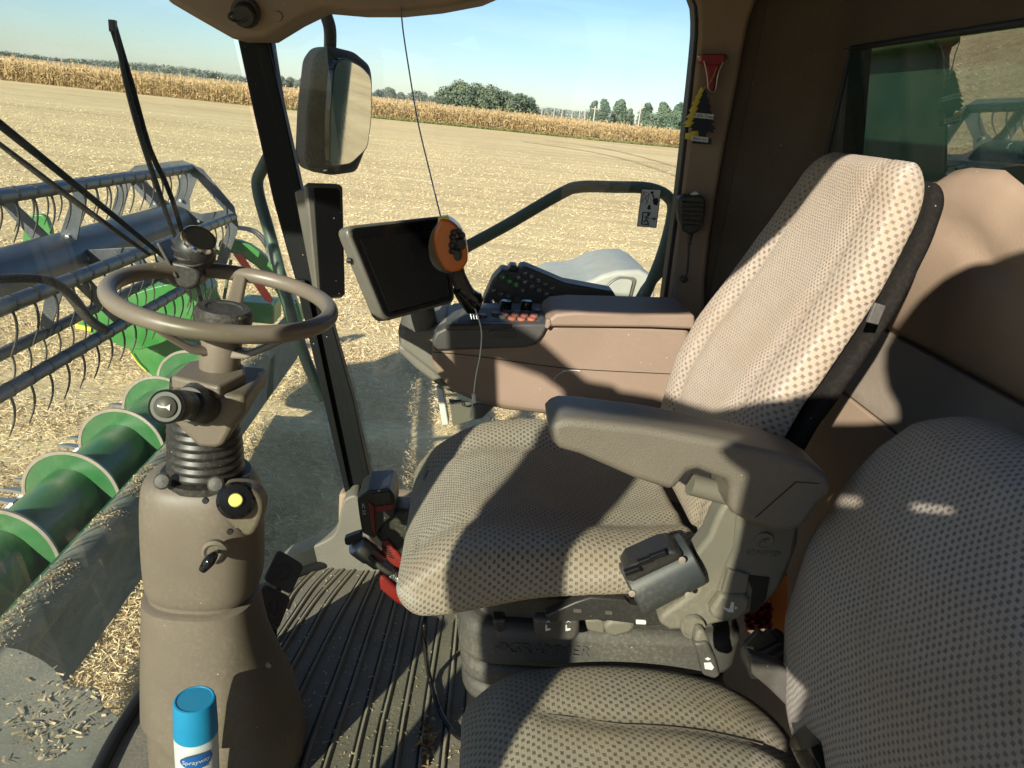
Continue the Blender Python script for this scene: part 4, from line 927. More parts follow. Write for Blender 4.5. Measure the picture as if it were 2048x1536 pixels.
# wrapped oval logo and lettering
lz = ctop-0.093; la = math.atan2(-ct[1], -ct[0])+0.02
def wrap(a, z, r=cr+0.0004): return V(ct[0]+r*math.cos(la+a/cr), ct[1]+r*math.sin(la+a/cr), z)
def oval(name, w_, h_, r, m):
    vs = [wrap(0, lz, r)]; fs = []
    for q in (0.34, 0.67, 1.0):
        for i in range(48): t = 2*math.pi*i/48; vs.append(wrap(w_*q*math.cos(t), lz+h_*q*math.sin(t)*(1+0.12*math.cos(t)), r))
    for i in range(48):
        j = (i+1) % 48; fs.append((0, 1+i, 1+j)); fs.append((1+i, 49+i, 49+j, 1+j)); fs.append((49+i, 97+i, 97+j, 49+j))
    return mesh(name, vs, fs, m, can)
oval('logo_rim', 0.0275, 0.0155, cr+0.0003, 'steel'); oval('logo_oval', 0.0262, 0.0142, cr+0.0006, 'bluelogo')
def wraptext(name, s, dz, size, m, sh=0.0):
    t = text(name, s, (0, 0, 0), (1, 0, 0), (0, 1, 0), size, m, None, 0.0, shear=sh)
    bm = bmesh.new(); bm.from_mesh(t.data); bmesh.ops.subdivide_edges(bm, edges=[e for e in bm.edges if e.calc_length() > 0.004], cuts=2); 
    for v in bm.verts: p = wrap(v.co.x, lz+dz+v.co.y, cr+0.0010); v.co = p
    bm.to_mesh(t.data); bm.free(); return adopt(t, can)
wraptext('logo_text', 'Sprayway.', 0.0, 0.0115, 'print', 0.1); wraptext('label_text', 'Glass', -0.0225, 0.009, 'blue')

# ================================================================== screens
dsp = thing('post_display', 'tall narrow black display mounted on the front post', 'display', PY(650, 590, 1.8))
f4 = [PY(616, 372, 1.72), PY(684, 371, 1.76), PY(691, 596, 1.76), PY(631, 592, 1.72)]
dn = unit(np.cross(f4[1]-f4[0], f4[3]-f4[0])); dn = dn if dn[1] < 0 else -dn
pf = [PY(612, 374, 1.72), PY(622, 367, 1.725), PY(680, 369, 1.76), PY(686, 374, 1.76), PY(691, 588, 1.76), PY(684, 596, 1.76), PY(640, 600, 1.72), PY(633, 594, 1.72)]
prism('frame', pf, -dn*0.022, 'alu', dsp, 0.004)
prism('glass_face', rc([PY(627, 376, 1.715), PY(680, 377, 1.752), PY(687, 588, 1.752), PY(641, 592, 1.715)], 0.008), -dn*0.004, 'screen', dsp, 0.001)
prism('mount', [PY(588, 384, 1.76), PY(614, 376, 1.74), PY(636, 595, 1.74), PY(628, 592, 1.78)], (0, 0.12, 0), 'alu', dsp, 0.006)
mon = thing('monitor', 'large tilted black touch monitor with grey frame on the console arm', 'monitor', PY(830, 690, 1.55))
q4 = [PY(689, 452, 1.40), PY(893, 430, 1.62), PY(912, 604, 1.62), PY(768, 644, 1.40)]
mn = unit(np.cross(q4[1]-q4[0], q4[3]-q4[0])); mn = mn if mn[1] < 0 else -mn
prism('housing', rc(q4, 0.022), -mn*0.03, 'alu', mon, 0.006)
def ins(q, k, off=0.0): c = sum(q)/4; return [c+(p-c)*k+mn*off for p in q]
prism('bezel', rc(ins(q4, 0.94, 0.0015), 0.018), -mn*0.004, 'gloss', mon, 0.001)
prism('screen', rc(ins([q4[0]+(q4[3]-q4[0])*0.06, q4[1]+(q4[2]-q4[1])*0.06, q4[2], q4[3]], 0.82, 0.0022), 0.004), -mn*0.003, 'screen', mon, 0.0)
lathe('camera_button', [(0.005, 0), (0.005, 0.008), (0, 0.009)], PY(702, 521, 1.405), (-1, 0, 0), 'black', mon, seg=12)
tube('monitor_arm', [PY(838, 600, 1.60), PY(838, 645, 1.60), PY(835, 690, 1.62)], [0.028, 0.036, 0.045, 0.04], 'charcoal', mon, seg=20)
ms_ = pix('monitor_shelf', [(800, 668), (812, 655), (865, 660), (895, 640), (900, 700), (905, 770), (868, 748), (800, 695)], 1.56, 1.78, 'bracket', mon, 0.01)
pix('front_cowl', [(796, 690), (860, 700), (875, 745), (912, 790), (880, 775), (828, 735), (796, 704)], 1.57, 1.76, 'bracket', mon, 0.008)

# ================================================================== right-hand console
con = thing('armrest_console', 'brown right-hand console with storage lid and dark button panel', 'console', PY(1100, 820, 1.6))
body = pix('body', [(864, 690), (870, 672), (900, 655), (1090, 650), (1130, 640), (1380, 655), (1400, 850), (1310, 846), (1200, 841), (1100, 832), (1010, 822), (955, 808), (905, 786), (875, 752), (863, 730)], 1.53, 1.70, 'console', con, 0.014)
pix('control_panel', [(864, 682), (872, 665), (905, 648), (1098, 648), (1086, 672), (1072, 690), (1048, 696), (868, 702)], 1.518, 1.70, 'panel', con, 0.006)
pix('side_recess', [(893, 652), (1024, 648), (1024, 656), (1010, 660), (896, 662), (890, 658)], 1.5165, 1.53, 'black', con, 0.002)
pix('nameplate', [(978, 662), (1030, 662), (1032, 676), (976, 677)], 1.5155, 1.53, 'panel', con, 0.002)
for a in ([(987, 667), (1003, 667), (1003, 673), (1012, 673), (1012, 668), (1024, 668)], [(985, 671), (998, 671), (1000, 675), (1022, 674)]):
    tube('engraved_mark', [PY(x, y, 1.5150) for x, y in a], 0.0008, 'charcoal', con, smooth=False, seg=5)
tube('body_seam', [PY(864, 704, 1.529), PY(950, 712, 1.529), PY(1100, 733, 1.529), PY(1200, 741, 1.529), PY(1390, 750, 1.529)], 0.0009, 'seal', con, seg=6)
lid = pix('storage_lid', [(1094, 652), (1096, 640), (1112, 628), (1150, 624), (1390, 630), (1392, 660), (1300, 656), (1102, 654)], 1.515, 1.675, 'console', con, 0.012)
pix('lid_latch', [(1093, 640), (1101, 638), (1103, 650), (1096, 659), (1090, 656)], 1.512, 1.53, 'console', con, 0.003)
pix('white_strut', [(872, 772), (886, 780), (898, 850), (884, 852)], 1.60, 1.64, 'white', con, 0.003)
pix('under_plate', [(898, 800), (990, 812), (965, 836), (906, 852)], 1.60, 1.61, 'bracket', con, 0.002)
tube('under_wire', [PY(898, 806, 1.59), PY(920, 800, 1.59), PY(928, 812, 1.59), PY(950, 808, 1.59)], 0.0014, 'rubber', con)
tube('scratch', [PY(1125, 742, 1.5285), PY(1150, 741, 1.5283), PY(1160, 742, 1.5285)], 0.0011, 'print', con)
tube('scratch', [PY(1107, 758, 1.5287), PY(1118, 748, 1.5283), PY(1132, 741, 1.5283)], 0.0005, 'print', con)
# top deck with push buttons and two knobs
dA, dB = PY(905, 648, 1.518), PY(1098, 648, 1.518); dnn = unit(np.cross(dB-dA, V(0, 1, 0)))
def onDeck(x, y): d = ray(x, y); return C0+d*(np.dot(dA-C0, dnn)/np.dot(d, dnn))+dnn*(0.001 if dnn[2] > 0 else -0.001)
deck = prism('button_deck', rc([onDeck(915, 644), onDeck(1085, 642), onDeck(1092, 616), onDeck(925, 618)], 0.008), (0, 0, -0.004), 'base', con, 0.0)
for i, (x, y) in enumerate([(966, 634), (992, 630), (1005, 637), (1015, 626), (1034, 627), (1053, 627), (1075, 624), (1009, 632), (1031, 632), (1049, 633), (1068, 634), (1024, 640), (1043, 641), (1063, 641)]):
    org = i >= 7
    lathe('deck_button', [(0.0092, 0), (0.0092, 0.0035), (0.0078, 0.005), (0, 0.0053)], onDeck(x, y), (0, 0, 1), 'buttonorange' if org else 'button', deck, seg=16)
for (x, y) in ((1011, 620), (1052, 620)):
    p = onDeck(x, y); lathe('rotary_knob', [(0.013, 0), (0.013, 0.018), (0.011, 0.021), (0, 0.021)], p, (0, 0, 1), 'gloss', deck, seg=16, ang=15)
# raised keypad behind the deck
kp = thing('keypad_unit', 'black angled keypad with round lettered buttons behind the console deck', 'keypad', PY(1050, 600, 1.84))
pix('keypad_body', [(968, 598), (985, 560), (1004, 539), (1036, 546), (1042, 534), (1052, 533), (1130, 566), (1228, 584), (1236, 602), (1200, 612), (1100, 625), (965, 612)], 1.80, 1.87, 'panel', kp, 0.006)
pix('keypad_ridge', [(1030, 555), (1062, 560), (1090, 578), (1110, 588), (1108, 590), (1085, 581), (1060, 563), (1030, 557)], 1.795, 1.80, 'button', kp, 0.002)
pix('keypad_bump', [(1015, 541), (1022, 530), (1034, 532), (1036, 544)], 1.81, 1.86, 'black', kp, 0.004)
pix('end_display', [(1163, 592), (1205, 597), (1203, 603), (1162, 599)], 1.797, 1.80, 'gloss', kp, 0.001)
def key(x, y, s, m='button', r=0.0082):
    c = PY(x, y, 1.7985); k_ = lathe('key', [(r, 0), (r, 0.003), (r*0.85, 0.004), (0, 0.0042)], c, (0, -1, 0), m, kp, seg=18)
    if s: text('key_symbol', s, c+V(0, -0.0047, 0), (0.35, 0, -0.94), (0.94, 0, 0.35), 0.0115, 'print', k_, 0.0002)
for s, x, y in (('A', 1037, 554), ('B', 1050, 563), ('C', 1064, 572), ('D', 1078, 580), ('E', 1093, 587), ('F', 1050, 546), ('G', 1063, 552), ('H', 1077, 560), ('I', 1091, 567), ('J', 1105, 575)): key(x, y, s, r=0.0065)
for s, x, y in (('>', 1006, 554), ('X', 1019, 562), ('N', 1032, 569)): key(x, y, s, 'buttongreen')
for s, x, y in (('S', 987, 580), ('?', 1002, 587), ('-', 1017, 592), ('V', 984, 602), ('o', 1000, 606), ('', 1036, 598), ('n', 1046, 580)): key(x, y, s, r=0.0075)

# ================================================================== hydro lever with orange head
lev = thing('control_lever', 'orange-headed multi-button control lever standing before the monitor', 'lever', PY(955, 670, 1.6))
hp_ = [(877, 444), (886, 438), (902, 442), (918, 456), (930, 480), (935, 505), (934, 525), (922, 541), (905, 545), (889, 540), (876, 520), (868, 497), (866, 470)]
pix('lever_head', hp_, 1.50, 1.56, 'orange', lev, 0.020, smooth=4, seg=5)
pix('rear_shell', [(878, 444), (868, 455), (860, 472), (856, 495), (860, 520), (872, 538), (892, 547), (910, 546), (890, 530), (880, 500), (874, 465)], 1.515, 1.565, 'gloss', lev, 0.012, smooth=3, seg=4)
pix('yellow_switch', [(876, 436), (896, 433), (899, 442), (880, 446), (876, 443)], 1.505, 1.535, 'yellow', lev, 0.003)
for (x, y, r) in ((906, 465, .0062), (903, 474, .0058), (905, 482, .0062), (902, 490, .0062), (903, 502, .0065), (922, 470, .0066), (916, 462, .0058)):
    lathe('thumb_button', [(r, 0), (r, 0.009), (r*0.6, 0.013), (0, 0.013)], PY(x, y, 1.502), unit(V(0.35, -1, 0.15)), 'black', lev, seg=14)
lathe('thumb_rocker', [(0.013, 0), (0.013, 0.007), (0.009, 0.013), (0, 0.014)], PY(919, 487, 1.502), unit(V(0.4, -1, 0.1)), 'rubber', lev, seg=8)
pix('scroll_switch', [(908, 502), (918, 498), (924, 508), (922, 520), (912, 524), (907, 514)], 1.490, 1.51, 'rubber', lev, 0.004)
tube('handle_stem', [PY(908, 535, 1.535), PY(920, 562, 1.54), PY(932, 590, 1.55)], [0.021, 0.0165, 0.0175, 0.021], 'black', lev, seg=20)
tube('handle_foot', [PY(914, 578, 1.53), PY(932, 592, 1.55), PY(948, 606, 1.56), PY(962, 612, 1.56)], [0.010, 0.021, 0.026, 0.018], 'gloss', lev, seg=20)
for dx in (0.0, 0.006, 0.012): tube('chrome_rod', [PY(941, 622, 1.565)+V(dx, 0, 0), PY(952, 668, 1.54)+V(dx, 0, 0)], 0.0045, 'chrome', lev, smooth=False, seg=12)
# thin cable down from the ceiling to the lever, and white cord hanging from it
c1 = tube('antenna_wire', [PY(802, 14, 1.80), PY(806, 60, 1.78), PY(818, 140, 1.75), PY(835, 240, 1.70), PY(856, 330, 1.64), PY(882, 436, 1.53)], 0.0016, 'steel', None, seg=8)
tag(c1, 'thin grey wire hanging from the ceiling to the orange lever', 'wire')
c2 = tube('charging_cord', [PY(950, 618, 1.50), PY(958, 640, 1.49), PY(963, 668, 1.49), PY(960, 710, 1.48), PY(952, 750, 1.48), PY(946, 800, 1.48), PY(941, 835, 1.47)], 0.0013, 'print', None, seg=8)
tag(c2, 'white cord drooping from the lever down behind the seat cushion', 'cord')
tube('cord_tie', [PY(947, 788, 1.475), PY(948, 806, 1.475)], 0.004, 'print', c2, smooth=False)
# ================================================================== driver's seat
seat = thing('driver_seat', 'sunlit cream woven driver seat with tall backrest and grey left armrest', 'seat', (0.25, 1.2, 0))
# cushion: rises at the sides, rolls down at the front edge
def c_O(s): return V(-0.065+0.48*s, 1.215, 0.59+0.035*s)
def c_top(s, t):
    b = 0.062*(abs(t)**2.2)*(0.35+0.65*min(1, s*2.0))
    groove = -0.014*math.exp(-((abs(t)-0.55)/0.05)**2)*(1 if s > 0.06 else 0)
    return 0.062+b+groove-0.055*math.exp(-(s/0.16)**2)+0.01*math.sin(s*6)
def c_bot(s, t): return -0.045-0.03*math.exp(-((s-0.15)/0.2)**2)*(1 if True else 0)+0.03*s
def c_hw(s): return 0.262*(0.93+0.07*min(1, s*3))
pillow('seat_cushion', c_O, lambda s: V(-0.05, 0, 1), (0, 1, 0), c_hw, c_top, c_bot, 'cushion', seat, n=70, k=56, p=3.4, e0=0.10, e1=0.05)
# backrest along a curved spine, face towards the wheel
bx = [0.430, 0.427, 0.440, 0.462, 0.490, 0.522, 0.552, 0.580, 0.600]; bz = [0.64, 0.74, 0.86, 0.94, 1.00, 1.07, 1.14, 1.215, 1.285]
bs = np.linspace(0, 1, 9)
def b_O(s): return V(np.interp(s, bs, bx)+0.045, 1.215, np.interp(s, bs, bz))
def b_N(s):
    d = b_O(min(1, s+.06))-b_O(max(0, s-.06)); return unit(V(-d[2], 0, d[0]))
def b_hw(s): return np.interp(s, [0, .15, .45, .7, .85, 1], [0.205, 0.222, 0.222, 0.205, 0.182, 0.15])
def b_top(s, t): return 0.050-0.022*(1-abs(t)**2.0)*math.sin(math.pi*min(1, s*1.05))**0.5+0.010*math.exp(-((s-0.2)/0.18)**2)-0.010*math.exp(-((abs(t)-0.55)/0.05)**2)
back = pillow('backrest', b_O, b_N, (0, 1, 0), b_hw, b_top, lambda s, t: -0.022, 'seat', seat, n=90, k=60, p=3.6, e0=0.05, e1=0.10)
pillow('back_shell', lambda s: b_O(s)-b_N(s)*0.030-V(0, 0, 0.014), b_N, (0, 1, 0), lambda s: b_hw(s)*1.01+0.004, lambda s, t: 0.020, lambda s, t: -0.010, 'felt', seat, n=60, k=40, p=5, e0=0.05, e1=0.06)
prism('shell_tag', [PY(*q, 0.955) for q in ((1751, 606), (1772, 612), (1757, 650), (1735, 645))], (0, 0.006, 0), 'charcoal', seat, 0.001)
# left armrest
ar = pix('armrest', [(1101, 856), (1110, 843), (1130, 838), (1165, 840), (1300, 856), (1430, 880), (1560, 908), (1624, 930), (1656, 952), (1668, 975), (1655, 995), (1640, 1010), (1612, 1052), (1590, 1066), (1560, 1064), (1500, 1048), (1466, 1030), (1458, 1015), (1462, 975), (1450, 962), (1395, 942), (1378, 945), (1365, 962), (1352, 978), (1338, 982), (1270, 960), (1160, 912), (1118, 900), (1104, 885)], 0.865, 0.955, 'arm', seat, 0.022, seg=5)
pix('armrest_seam', [(1510, 1035), (1592, 963), (1640, 967), (1640, 968), (1593, 965), (1512, 1036)], 0.8643, 0.866, 'seal', ar, 0)
tube('pivot_tube', [PY(1380, 968, 0.925), PY(1462, 990, 0.925)], 0.0155, 'bracket', seat, smooth=False, seg=20)
# bracket under the armrest
br = pix('side_bracket', [(1470, 990), (1500, 1040), (1600, 1050), (1596, 1090), (1570, 1160), (1520, 1220), (1470, 1243), (1430, 1250), (1400, 1260), (1340, 1262), (1318, 1248), (1322, 1232), (1360, 1205), (1392, 1182), (1402, 1150), (1390, 1110), (1418, 1075), (1432, 1040), (1445, 1015)], 0.915, 0.955, 'bracket', seat, 0.010)
pix('bracket_cover', [(1478, 1020), (1600, 1052), (1590, 1110), (1560, 1180), (1520, 1222), (1470, 1240), (1425, 1225), (1440, 1180), (1455, 1135), (1470, 1100), (1474, 1060)], 0.905, 0.93, 'bracket', br, 0.008)
pix('cover_recess', [(1492, 1150), (1540, 1155), (1532, 1200), (1510, 1226), (1500, 1228), (1505, 1180)], 0.9035, 0.91, 'seal', br, 0.001)
lathe('emblem_button', [(0.0125, 0), (0.0125, 0.004), (0.0115, 0.005), (0.0105, 0.0035), (0, 0.0035)], PY(1527, 1078, 0.906), (0, -1, 0), 'bracket', br, seg=28)
for a in (-30, 30, 90): tube('emblem_ray', [PY(1527, 1078, 0.9015)+V(0.001*math.cos(rad(a-90)), 0, 0.001*math.sin(rad(a-90))), PY(1527, 1078, 0.9015)+V(0.008*math.cos(rad(a-90)), 0, 0.008*math.sin(rad(a-90)))], 0.0008, 'charcoal', br, smooth=False, seg=5)
text('moulded_name', 'GRAMMER', PY(1527, 1106, 0.9045), PY(1560, 1108, .9)-PY(1500, 1104, .9), (0, 0, 1), 0.0115, 'bracket', br, 0.0008)
# recline flap with symbol, pivot cap, long lever
fp = pix('recline_flap', [(1443, 1190), (1490, 1190), (1503, 1200), (1498, 1222), (1480, 1240), (1440, 1243), (1424, 1236), (1422, 1220)], 0.896, 0.915, 'bracket', seat, 0.006)
pix('upper_flap', [(1458, 1140), (1500, 1150), (1494, 1188), (1444, 1188)], 0.899, 0.915, 'bracket', seat, 0.003)
pix('recline_symbol', [(1463, 1204), (1468, 1205), (1467, 1225), (1456, 1224), (1447, 1215), (1459, 1218)], 0.8955, 0.8962, 'print', fp, 0)
pix('recline_arrow', [(1470, 1213), (1476, 1216), (1470, 1219)], 0.8955, 0.8962, 'print', fp, 0)
lathe('pivot_cap', [(0.0185, 0), (0.0185, 0.008), (0.0175, 0.010), (0.0145, 0.010), (0.0140, 0.0085), (0, 0.0085)], PY(1384, 1249, 0.912), (0, -1, 0), 'bracket', seat, seg=32)
hl = pix('height_lever', [(1395, 1262), (1410, 1262), (1420, 1285), (1438, 1330), (1442, 1352), (1430, 1358), (1408, 1350), (1398, 1300), (1388, 1290)], 0.885, 0.905, 'bracket', seat, 0.005)
pix('lever_end', [(1387, 1288), (1416, 1284), (1430, 1310), (1442, 1352), (1430, 1360), (1406, 1352), (1398, 1315)], 0.880, 0.9, 'charcoal', hl, 0.005)
pix('lever_symbol', [(1408, 1326), (1422, 1325), (1428, 1335), (1424, 1340), (1410, 1338)], 0.8793, 0.88, 'print', hl, 0)
pix('lever_symbol', [(1410, 1318), (1416, 1315), (1422, 1318), (1416, 1321)], 0.8793, 0.88, 'print', hl, 0)
cu_ = [o for o in seat.children if o.name.startswith('seat_cushion')][0]
for sg_ in (-1, 1):
    run_seam(cu_, c_O, lambda s: V(-0.05, 0, 1), c_hw, c_top, lambda s, t: c_bot(s, t), 3.4, [(0.09+0.88*q/30, sg_*0.55) for q in range(31)], 0.0010)
    run_seam(back, b_O, b_N, b_hw, b_top, lambda s, t: -0.022, 3.6, [(0.05+0.86*q/40, sg_*0.55) for q in range(41)], 0.0008)
# seat-frame rail, electrical motor housing and switch box in black at the seat side
rail_ = pix('seat_rail', [(1090, 1232), (1150, 1205), (1180, 1195), (1250, 1200), (1262, 1210), (1340, 1218), (1340, 1250), (1300, 1252), (1200, 1240), (1100, 1246)], 0.955, 0.975, 'black', seat, 0.003)
for q in ((1147, 1218, 16, 8), (1211, 1222, 14, 8), (1272, 1240, 20, 9)):
    pix('rail_slot', rc([V(q[0], q[1]), V(q[0]+q[2], q[1]+1), V(q[0]+q[2], q[1]+q[3]), V(q[0], q[1]+q[3]-1)], 2), 0.9535, 0.956, 'print' if q[2] == 20 else 'charcoal', rail_, 0)
lathe('round_cover', [(0.034, 0), (0.033, 0.004), (0, 0.005)], PY(1218, 1205, 0.975), (0, -1, 0), 'black', seat, seg=28)
a0, a1 = PY(1268, 1205, 0.875), PY(1398, 1140, 0.885); mb = unit(a1-a0)
mt_ = lathe('lumbar_motor_box', [(0.034, 0), (0.040, 0.003), (0.040, np.linalg.norm(a1-a0)-0.003), (0.034, np.linalg.norm(a1-a0))], a0-V(0.0, -0.03, 0.0), mb, M['drum'] if 'drum' in M else 'charcoal', seat, seg=40)
sb_ = prism('switch_box', [PY(*q, 0.875) for q in ((1250, 1152), (1262, 1134), (1330, 1104), (1350, 1100), (1366, 1110), (1368, 1118), (1268, 1166), (1256, 1166))], (0, 0.05, 0), 'black', mt_, 0.006)
for x0, y0, x1, y1 in ((1250, 1146, 1278, 1136), (1276, 1126, 1300, 1117), (1300, 1115, 1330, 1104)): tube('rocker_key', [PY(x0, y0, 0.862), PY(x1, y1, 0.862)], 0.0055, 'gloss', mt_, smooth=False, seg=12)
for q in ((1264, 1187), (1364, 1120), (1376, 1190)):
    lathe('worn_screw', [(0.0048, 0), (0.0048, 0.0012), (0, 0.0016)], PY(*q, 0.868), unit(V(-.1, -1, .25)), 'worn', mt_, seg=16)
pix('side_control', [(842, 958), (852, 950), (858, 952), (852, 985), (846, 990), (840, 988)], 1.40, 1.45, 'black', seat, 0.003)
# suspension skirt: stacked rounded tiers under the cushion, name plate, rocker switches, knob
sus = []
def tier(name, z0, z1, x0, x1, y0, y1, m='base', bv=0.018, r=0.07):
    return prism(name, rc([V(x0, y0, z0), V(x1, y0, z0), V(x1, y1, z0), V(x0, y1, z0)], r, 6), (0, 0, z1-z0), m, seat, bv)
zs0 = PY(930, 1265, 1.03)[2]; X0 = PY(912, 1290, 1.03)[0]; X1 = PY(1500, 1300, 1.03)[0]
zA = PY(960, 1340, 1.03)[2]; zB = PY(960, 1385, 1.03)[2]; zC = PY(960, 1425, 1.03)[2]
t0 = tier('suspension_top', zA+0.004, zs0+0.012, X0+0.004, X1, 1.03, 1.42)
tier('bellows_fold', zB+0.003, zA+0.002, X0+0.012, X1-0.01, 1.035, 1.42, bv=0.016)
tier('bellows_fold', zC, zB+0.001, X0+0.018, X1-0.02, 1.042, 1.42, bv=0.016)
tier('suspension_foot', 0.012, zC-0.002, X0+0.05, X1-0.06, 1.09, 1.38, 'black', 0.006, 0.02)
tier('upper_frame', zs0+0.010, zs0+0.055, X0+0.03, X1-0.03, 1.06, 1.40, 'base', 0.006, 0.04)
text('moulded_name', 'GRAMMER', PY(1098, 1300, 1.029), PY(1180, 1303, 1.03)-PY(1020, 1295, 1.03), (0, 0, 1), 0.030, 'base', t0, 0.0016)
em = lathe('emblem', [(0.0125, 0), (0.0125, 0.0018), (0, 0.0018)], PY(1003, 1296, 1.030), (0, -1, 0), 'base', t0, seg=24)
for a in (90, 150, 30, 125, 55): tube('emblem_ray', [PY(1003, 1296, 1.0275)-V(0, 0, 0.004), PY(1003, 1296, 1.0275)-V(0, 0, 0.004)+V(0.014*math.cos(rad(a)), 0, 0.014*math.sin(rad(a)))*0.9], 0.0012, 'base', t0, smooth=False, seg=5)
rk = pix('rocker_panel', [(1066, 1238), (1160, 1238), (1160, 1268), (1150, 1284), (1082, 1284), (1070, 1272)], 0.975, 1.0, 'panel', seat, 0.008)
for x0 in (1094, 1134):
    pix('rocker_symbol', [(x0-3, 1262), (x0-3, 1250), (x0, 1250), (x0, 1257), (x0+7, 1257), (x0+7, 1260), (x0, 1262)], 0.9743, 0.975, 'print', rk, 0)
    pix('rocker_symbol', [(x0-2, 1246), (x0+3, 1241), (x0+8, 1246), (x0+3, 1243)], 0.9743, 0.975, 'print', rk, 0)
pix('clip', [(985, 1240), (1012, 1240), (1010, 1262), (1000, 1268), (990, 1262)], 0.985, 1.01, 'black', seat, 0.004)
pix('turn_knob', [(1205, 1252), (1222, 1240), (1262, 1240), (1275, 1252), (1262, 1268), (1228, 1278), (1212, 1270)], 0.965, 1.0, 'bracket', seat, 0.008)
pix('valve_block', [(1170, 1240), (1210, 1240), (1210, 1270), (1175, 1262)], 1.0, 1.03, 'bracket', seat, 0.004)
# ================================================================== passenger seat beside it
bud = thing('passenger_seat', 'grey woven folding passenger seat in the lower right corner', 'seat', (0.4, 0.75, 0))
def p_O(s): return V(0.055+0.535*s, 0.70, 0.40+0.03*math.sin(math.pi*s))
def p_tb(s): return 0.47+0.9*max(0, 0.45-s)**1.4
def p_top(s, t):
    k_ = (t-p_tb(s))/0.07; pad = 1/(1+math.exp(-max(-30, min(30, k_*2.2)))) *min(1, max(0, (s-0.12)/0.12))
    return 0.05+0.012*math.sin(math.pi*s)-0.010*pad-0.009*math.exp(-k_*k_)*min(1, max(0, (s-0.12)/0.12))*min(1, max(0.2, (0.98-s)/0.12))
def p_hw(s): return 0.315*(1-0.12*abs(2*s-1)**3)
p_N = lambda s: V(-0.08, 0, 1)
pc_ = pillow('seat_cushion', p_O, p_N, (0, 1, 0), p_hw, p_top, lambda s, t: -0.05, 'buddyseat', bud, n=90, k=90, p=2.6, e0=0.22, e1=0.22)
run_seam(pc_, p_O, p_N, p_hw, p_top, lambda s, t: -0.05, 2.6, [(0.24+0.6*q/30, p_tb(0.24+0.6*q/30)) for q in range(31)], 0.0016)
# backrest of the passenger seat
qx = [0.63, 0.565, 0.54, 0.545, 0.575, 0.62, 0.665]; qz = [0.38, 0.50, 0.62, 0.74, 0.85, 0.94, 0.985]; qs = np.linspace(0, 1, 7)
def q_O(s): return V(np.interp(s, qs, qx)+0.015, 0.675, np.interp(s, qs, qz)+0.01)
def q_N(s): d = q_O(min(1, s+.08))-q_O(max(0, s-.08)); return unit(V(-d[2], 0, d[0]))
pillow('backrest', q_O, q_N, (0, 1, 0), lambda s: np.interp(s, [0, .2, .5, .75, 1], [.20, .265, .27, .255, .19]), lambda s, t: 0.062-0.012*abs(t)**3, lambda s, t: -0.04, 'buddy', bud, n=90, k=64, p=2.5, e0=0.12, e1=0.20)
pix('hinge_bracket', [(1500, 1310), (1560, 1330), (1640, 1400), (1650, 1440), (1600, 1440), (1540, 1380), (1505, 1350)], 0.86, 0.88, 'charcoal', bud, 0.004)
tube('seat_hinge', [PY(1620, 1470, 0.74), PY(1660, 1536, 0.72), PY(1680, 1600, 0.70)], [0.03, 0.036, 0.03], 'gloss', bud, seg=20)
lathe('hinge_bolt', [(0.008, 0), (0.008, 0.004), (0, 0.005)], PY(1592, 1391, 0.858), (0, -1, 0.3), 'steel', bud, seg=14)

# ---------------- seat-belt gear and clutter between the seats
bk_ = thing('belt_buckle', 'dusty black seat belt buckle lying between the two seats', 'buckle', PY(1560, 1330, 0.98))
pix('buckle_tongue', [(1490, 1290), (1518, 1262), (1530, 1270), (1540, 1262), (1556, 1282), (1520, 1316), (1500, 1310)], 0.96, 0.97, 'charcoal', bk_, 0.002)
pix('buckle_body', [(1492, 1332), (1500, 1318), (1570, 1284), (1592, 1300), (1600, 1325), (1540, 1362), (1502, 1362)], 0.95, 0.99, 'black', bk_, 0.006)
pix('buckle_slot', [(1510, 1332), (1568, 1302), (1572, 1306), (1514, 1338)], 0.948, 0.951, 'charcoal', bk_, 0.001)
sp_ = thing('orange_strap', 'worn orange strap hanging down behind the seat bracket', 'strap', PY(1560, 1290, 1.15))
prism('webbing', [PY(*q, 1.13) for q in ((1537, 1150), (1576, 1150), (1574, 1286), (1562, 1292), (1534, 1286))], (0, 0.012, 0), 'lever', sp_, 0.002)
rg = mesh('shop_rag', [PY(x+random.uniform(-2, 2), y+random.uniform(-2, 2), 1.10+0.02*math.sin(x*.3)*math.cos(y*.4)) for y in range(1205, 1262, 6) for x in range(1490, 1546, 6)],
    [(j*10+i, j*10+i+1, (j+1)*10+i+1, (j+1)*10+i) for j in range(9) for i in range(9)], 'darkred')
rg.modifiers.new('s', 'SOLIDIFY').thickness = 0.004
tag(rg, 'crumpled red shop rag stuffed below the seat bracket', 'rag')

# ---------------- grease gun standing in the corner
gg = thing('grease_gun', 'red and black cordless grease gun leaning behind the seat cushion', 'grease gun', PZ(800, 1230, 0))
pix('battery', rc([V(714, 998), V(735, 982), V(778, 978), V(788, 990), V(790, 1030), V(770, 1045), V(748, 1078), V(724, 1066), V(718, 1030)], 4), 1.50, 1.60, 'black', gg, 0.008)
b1 = pix('battery_label', [(744, 988), (780, 984), (783, 1002), (748, 1008)], 1.497, 1.503, 'gloss', gg, 0.001)
pix('red_panel', [(735, 1002), (748, 1012), (752, 1075), (744, 1060), (738, 1016)], 1.496, 1.503, 'red', gg, 0.002)
pix('red_band', [(750, 1014), (788, 1008), (789, 1018), (752, 1024)], 1.496, 1.503, 'darkred', gg, 0.002)
text('battery_print', 'XC 5.0', PY(727, 1018, 1.4985), (0.15, 0, -1), (1, 0, 0.15), 0.010, 'print', gg, 0.0003)
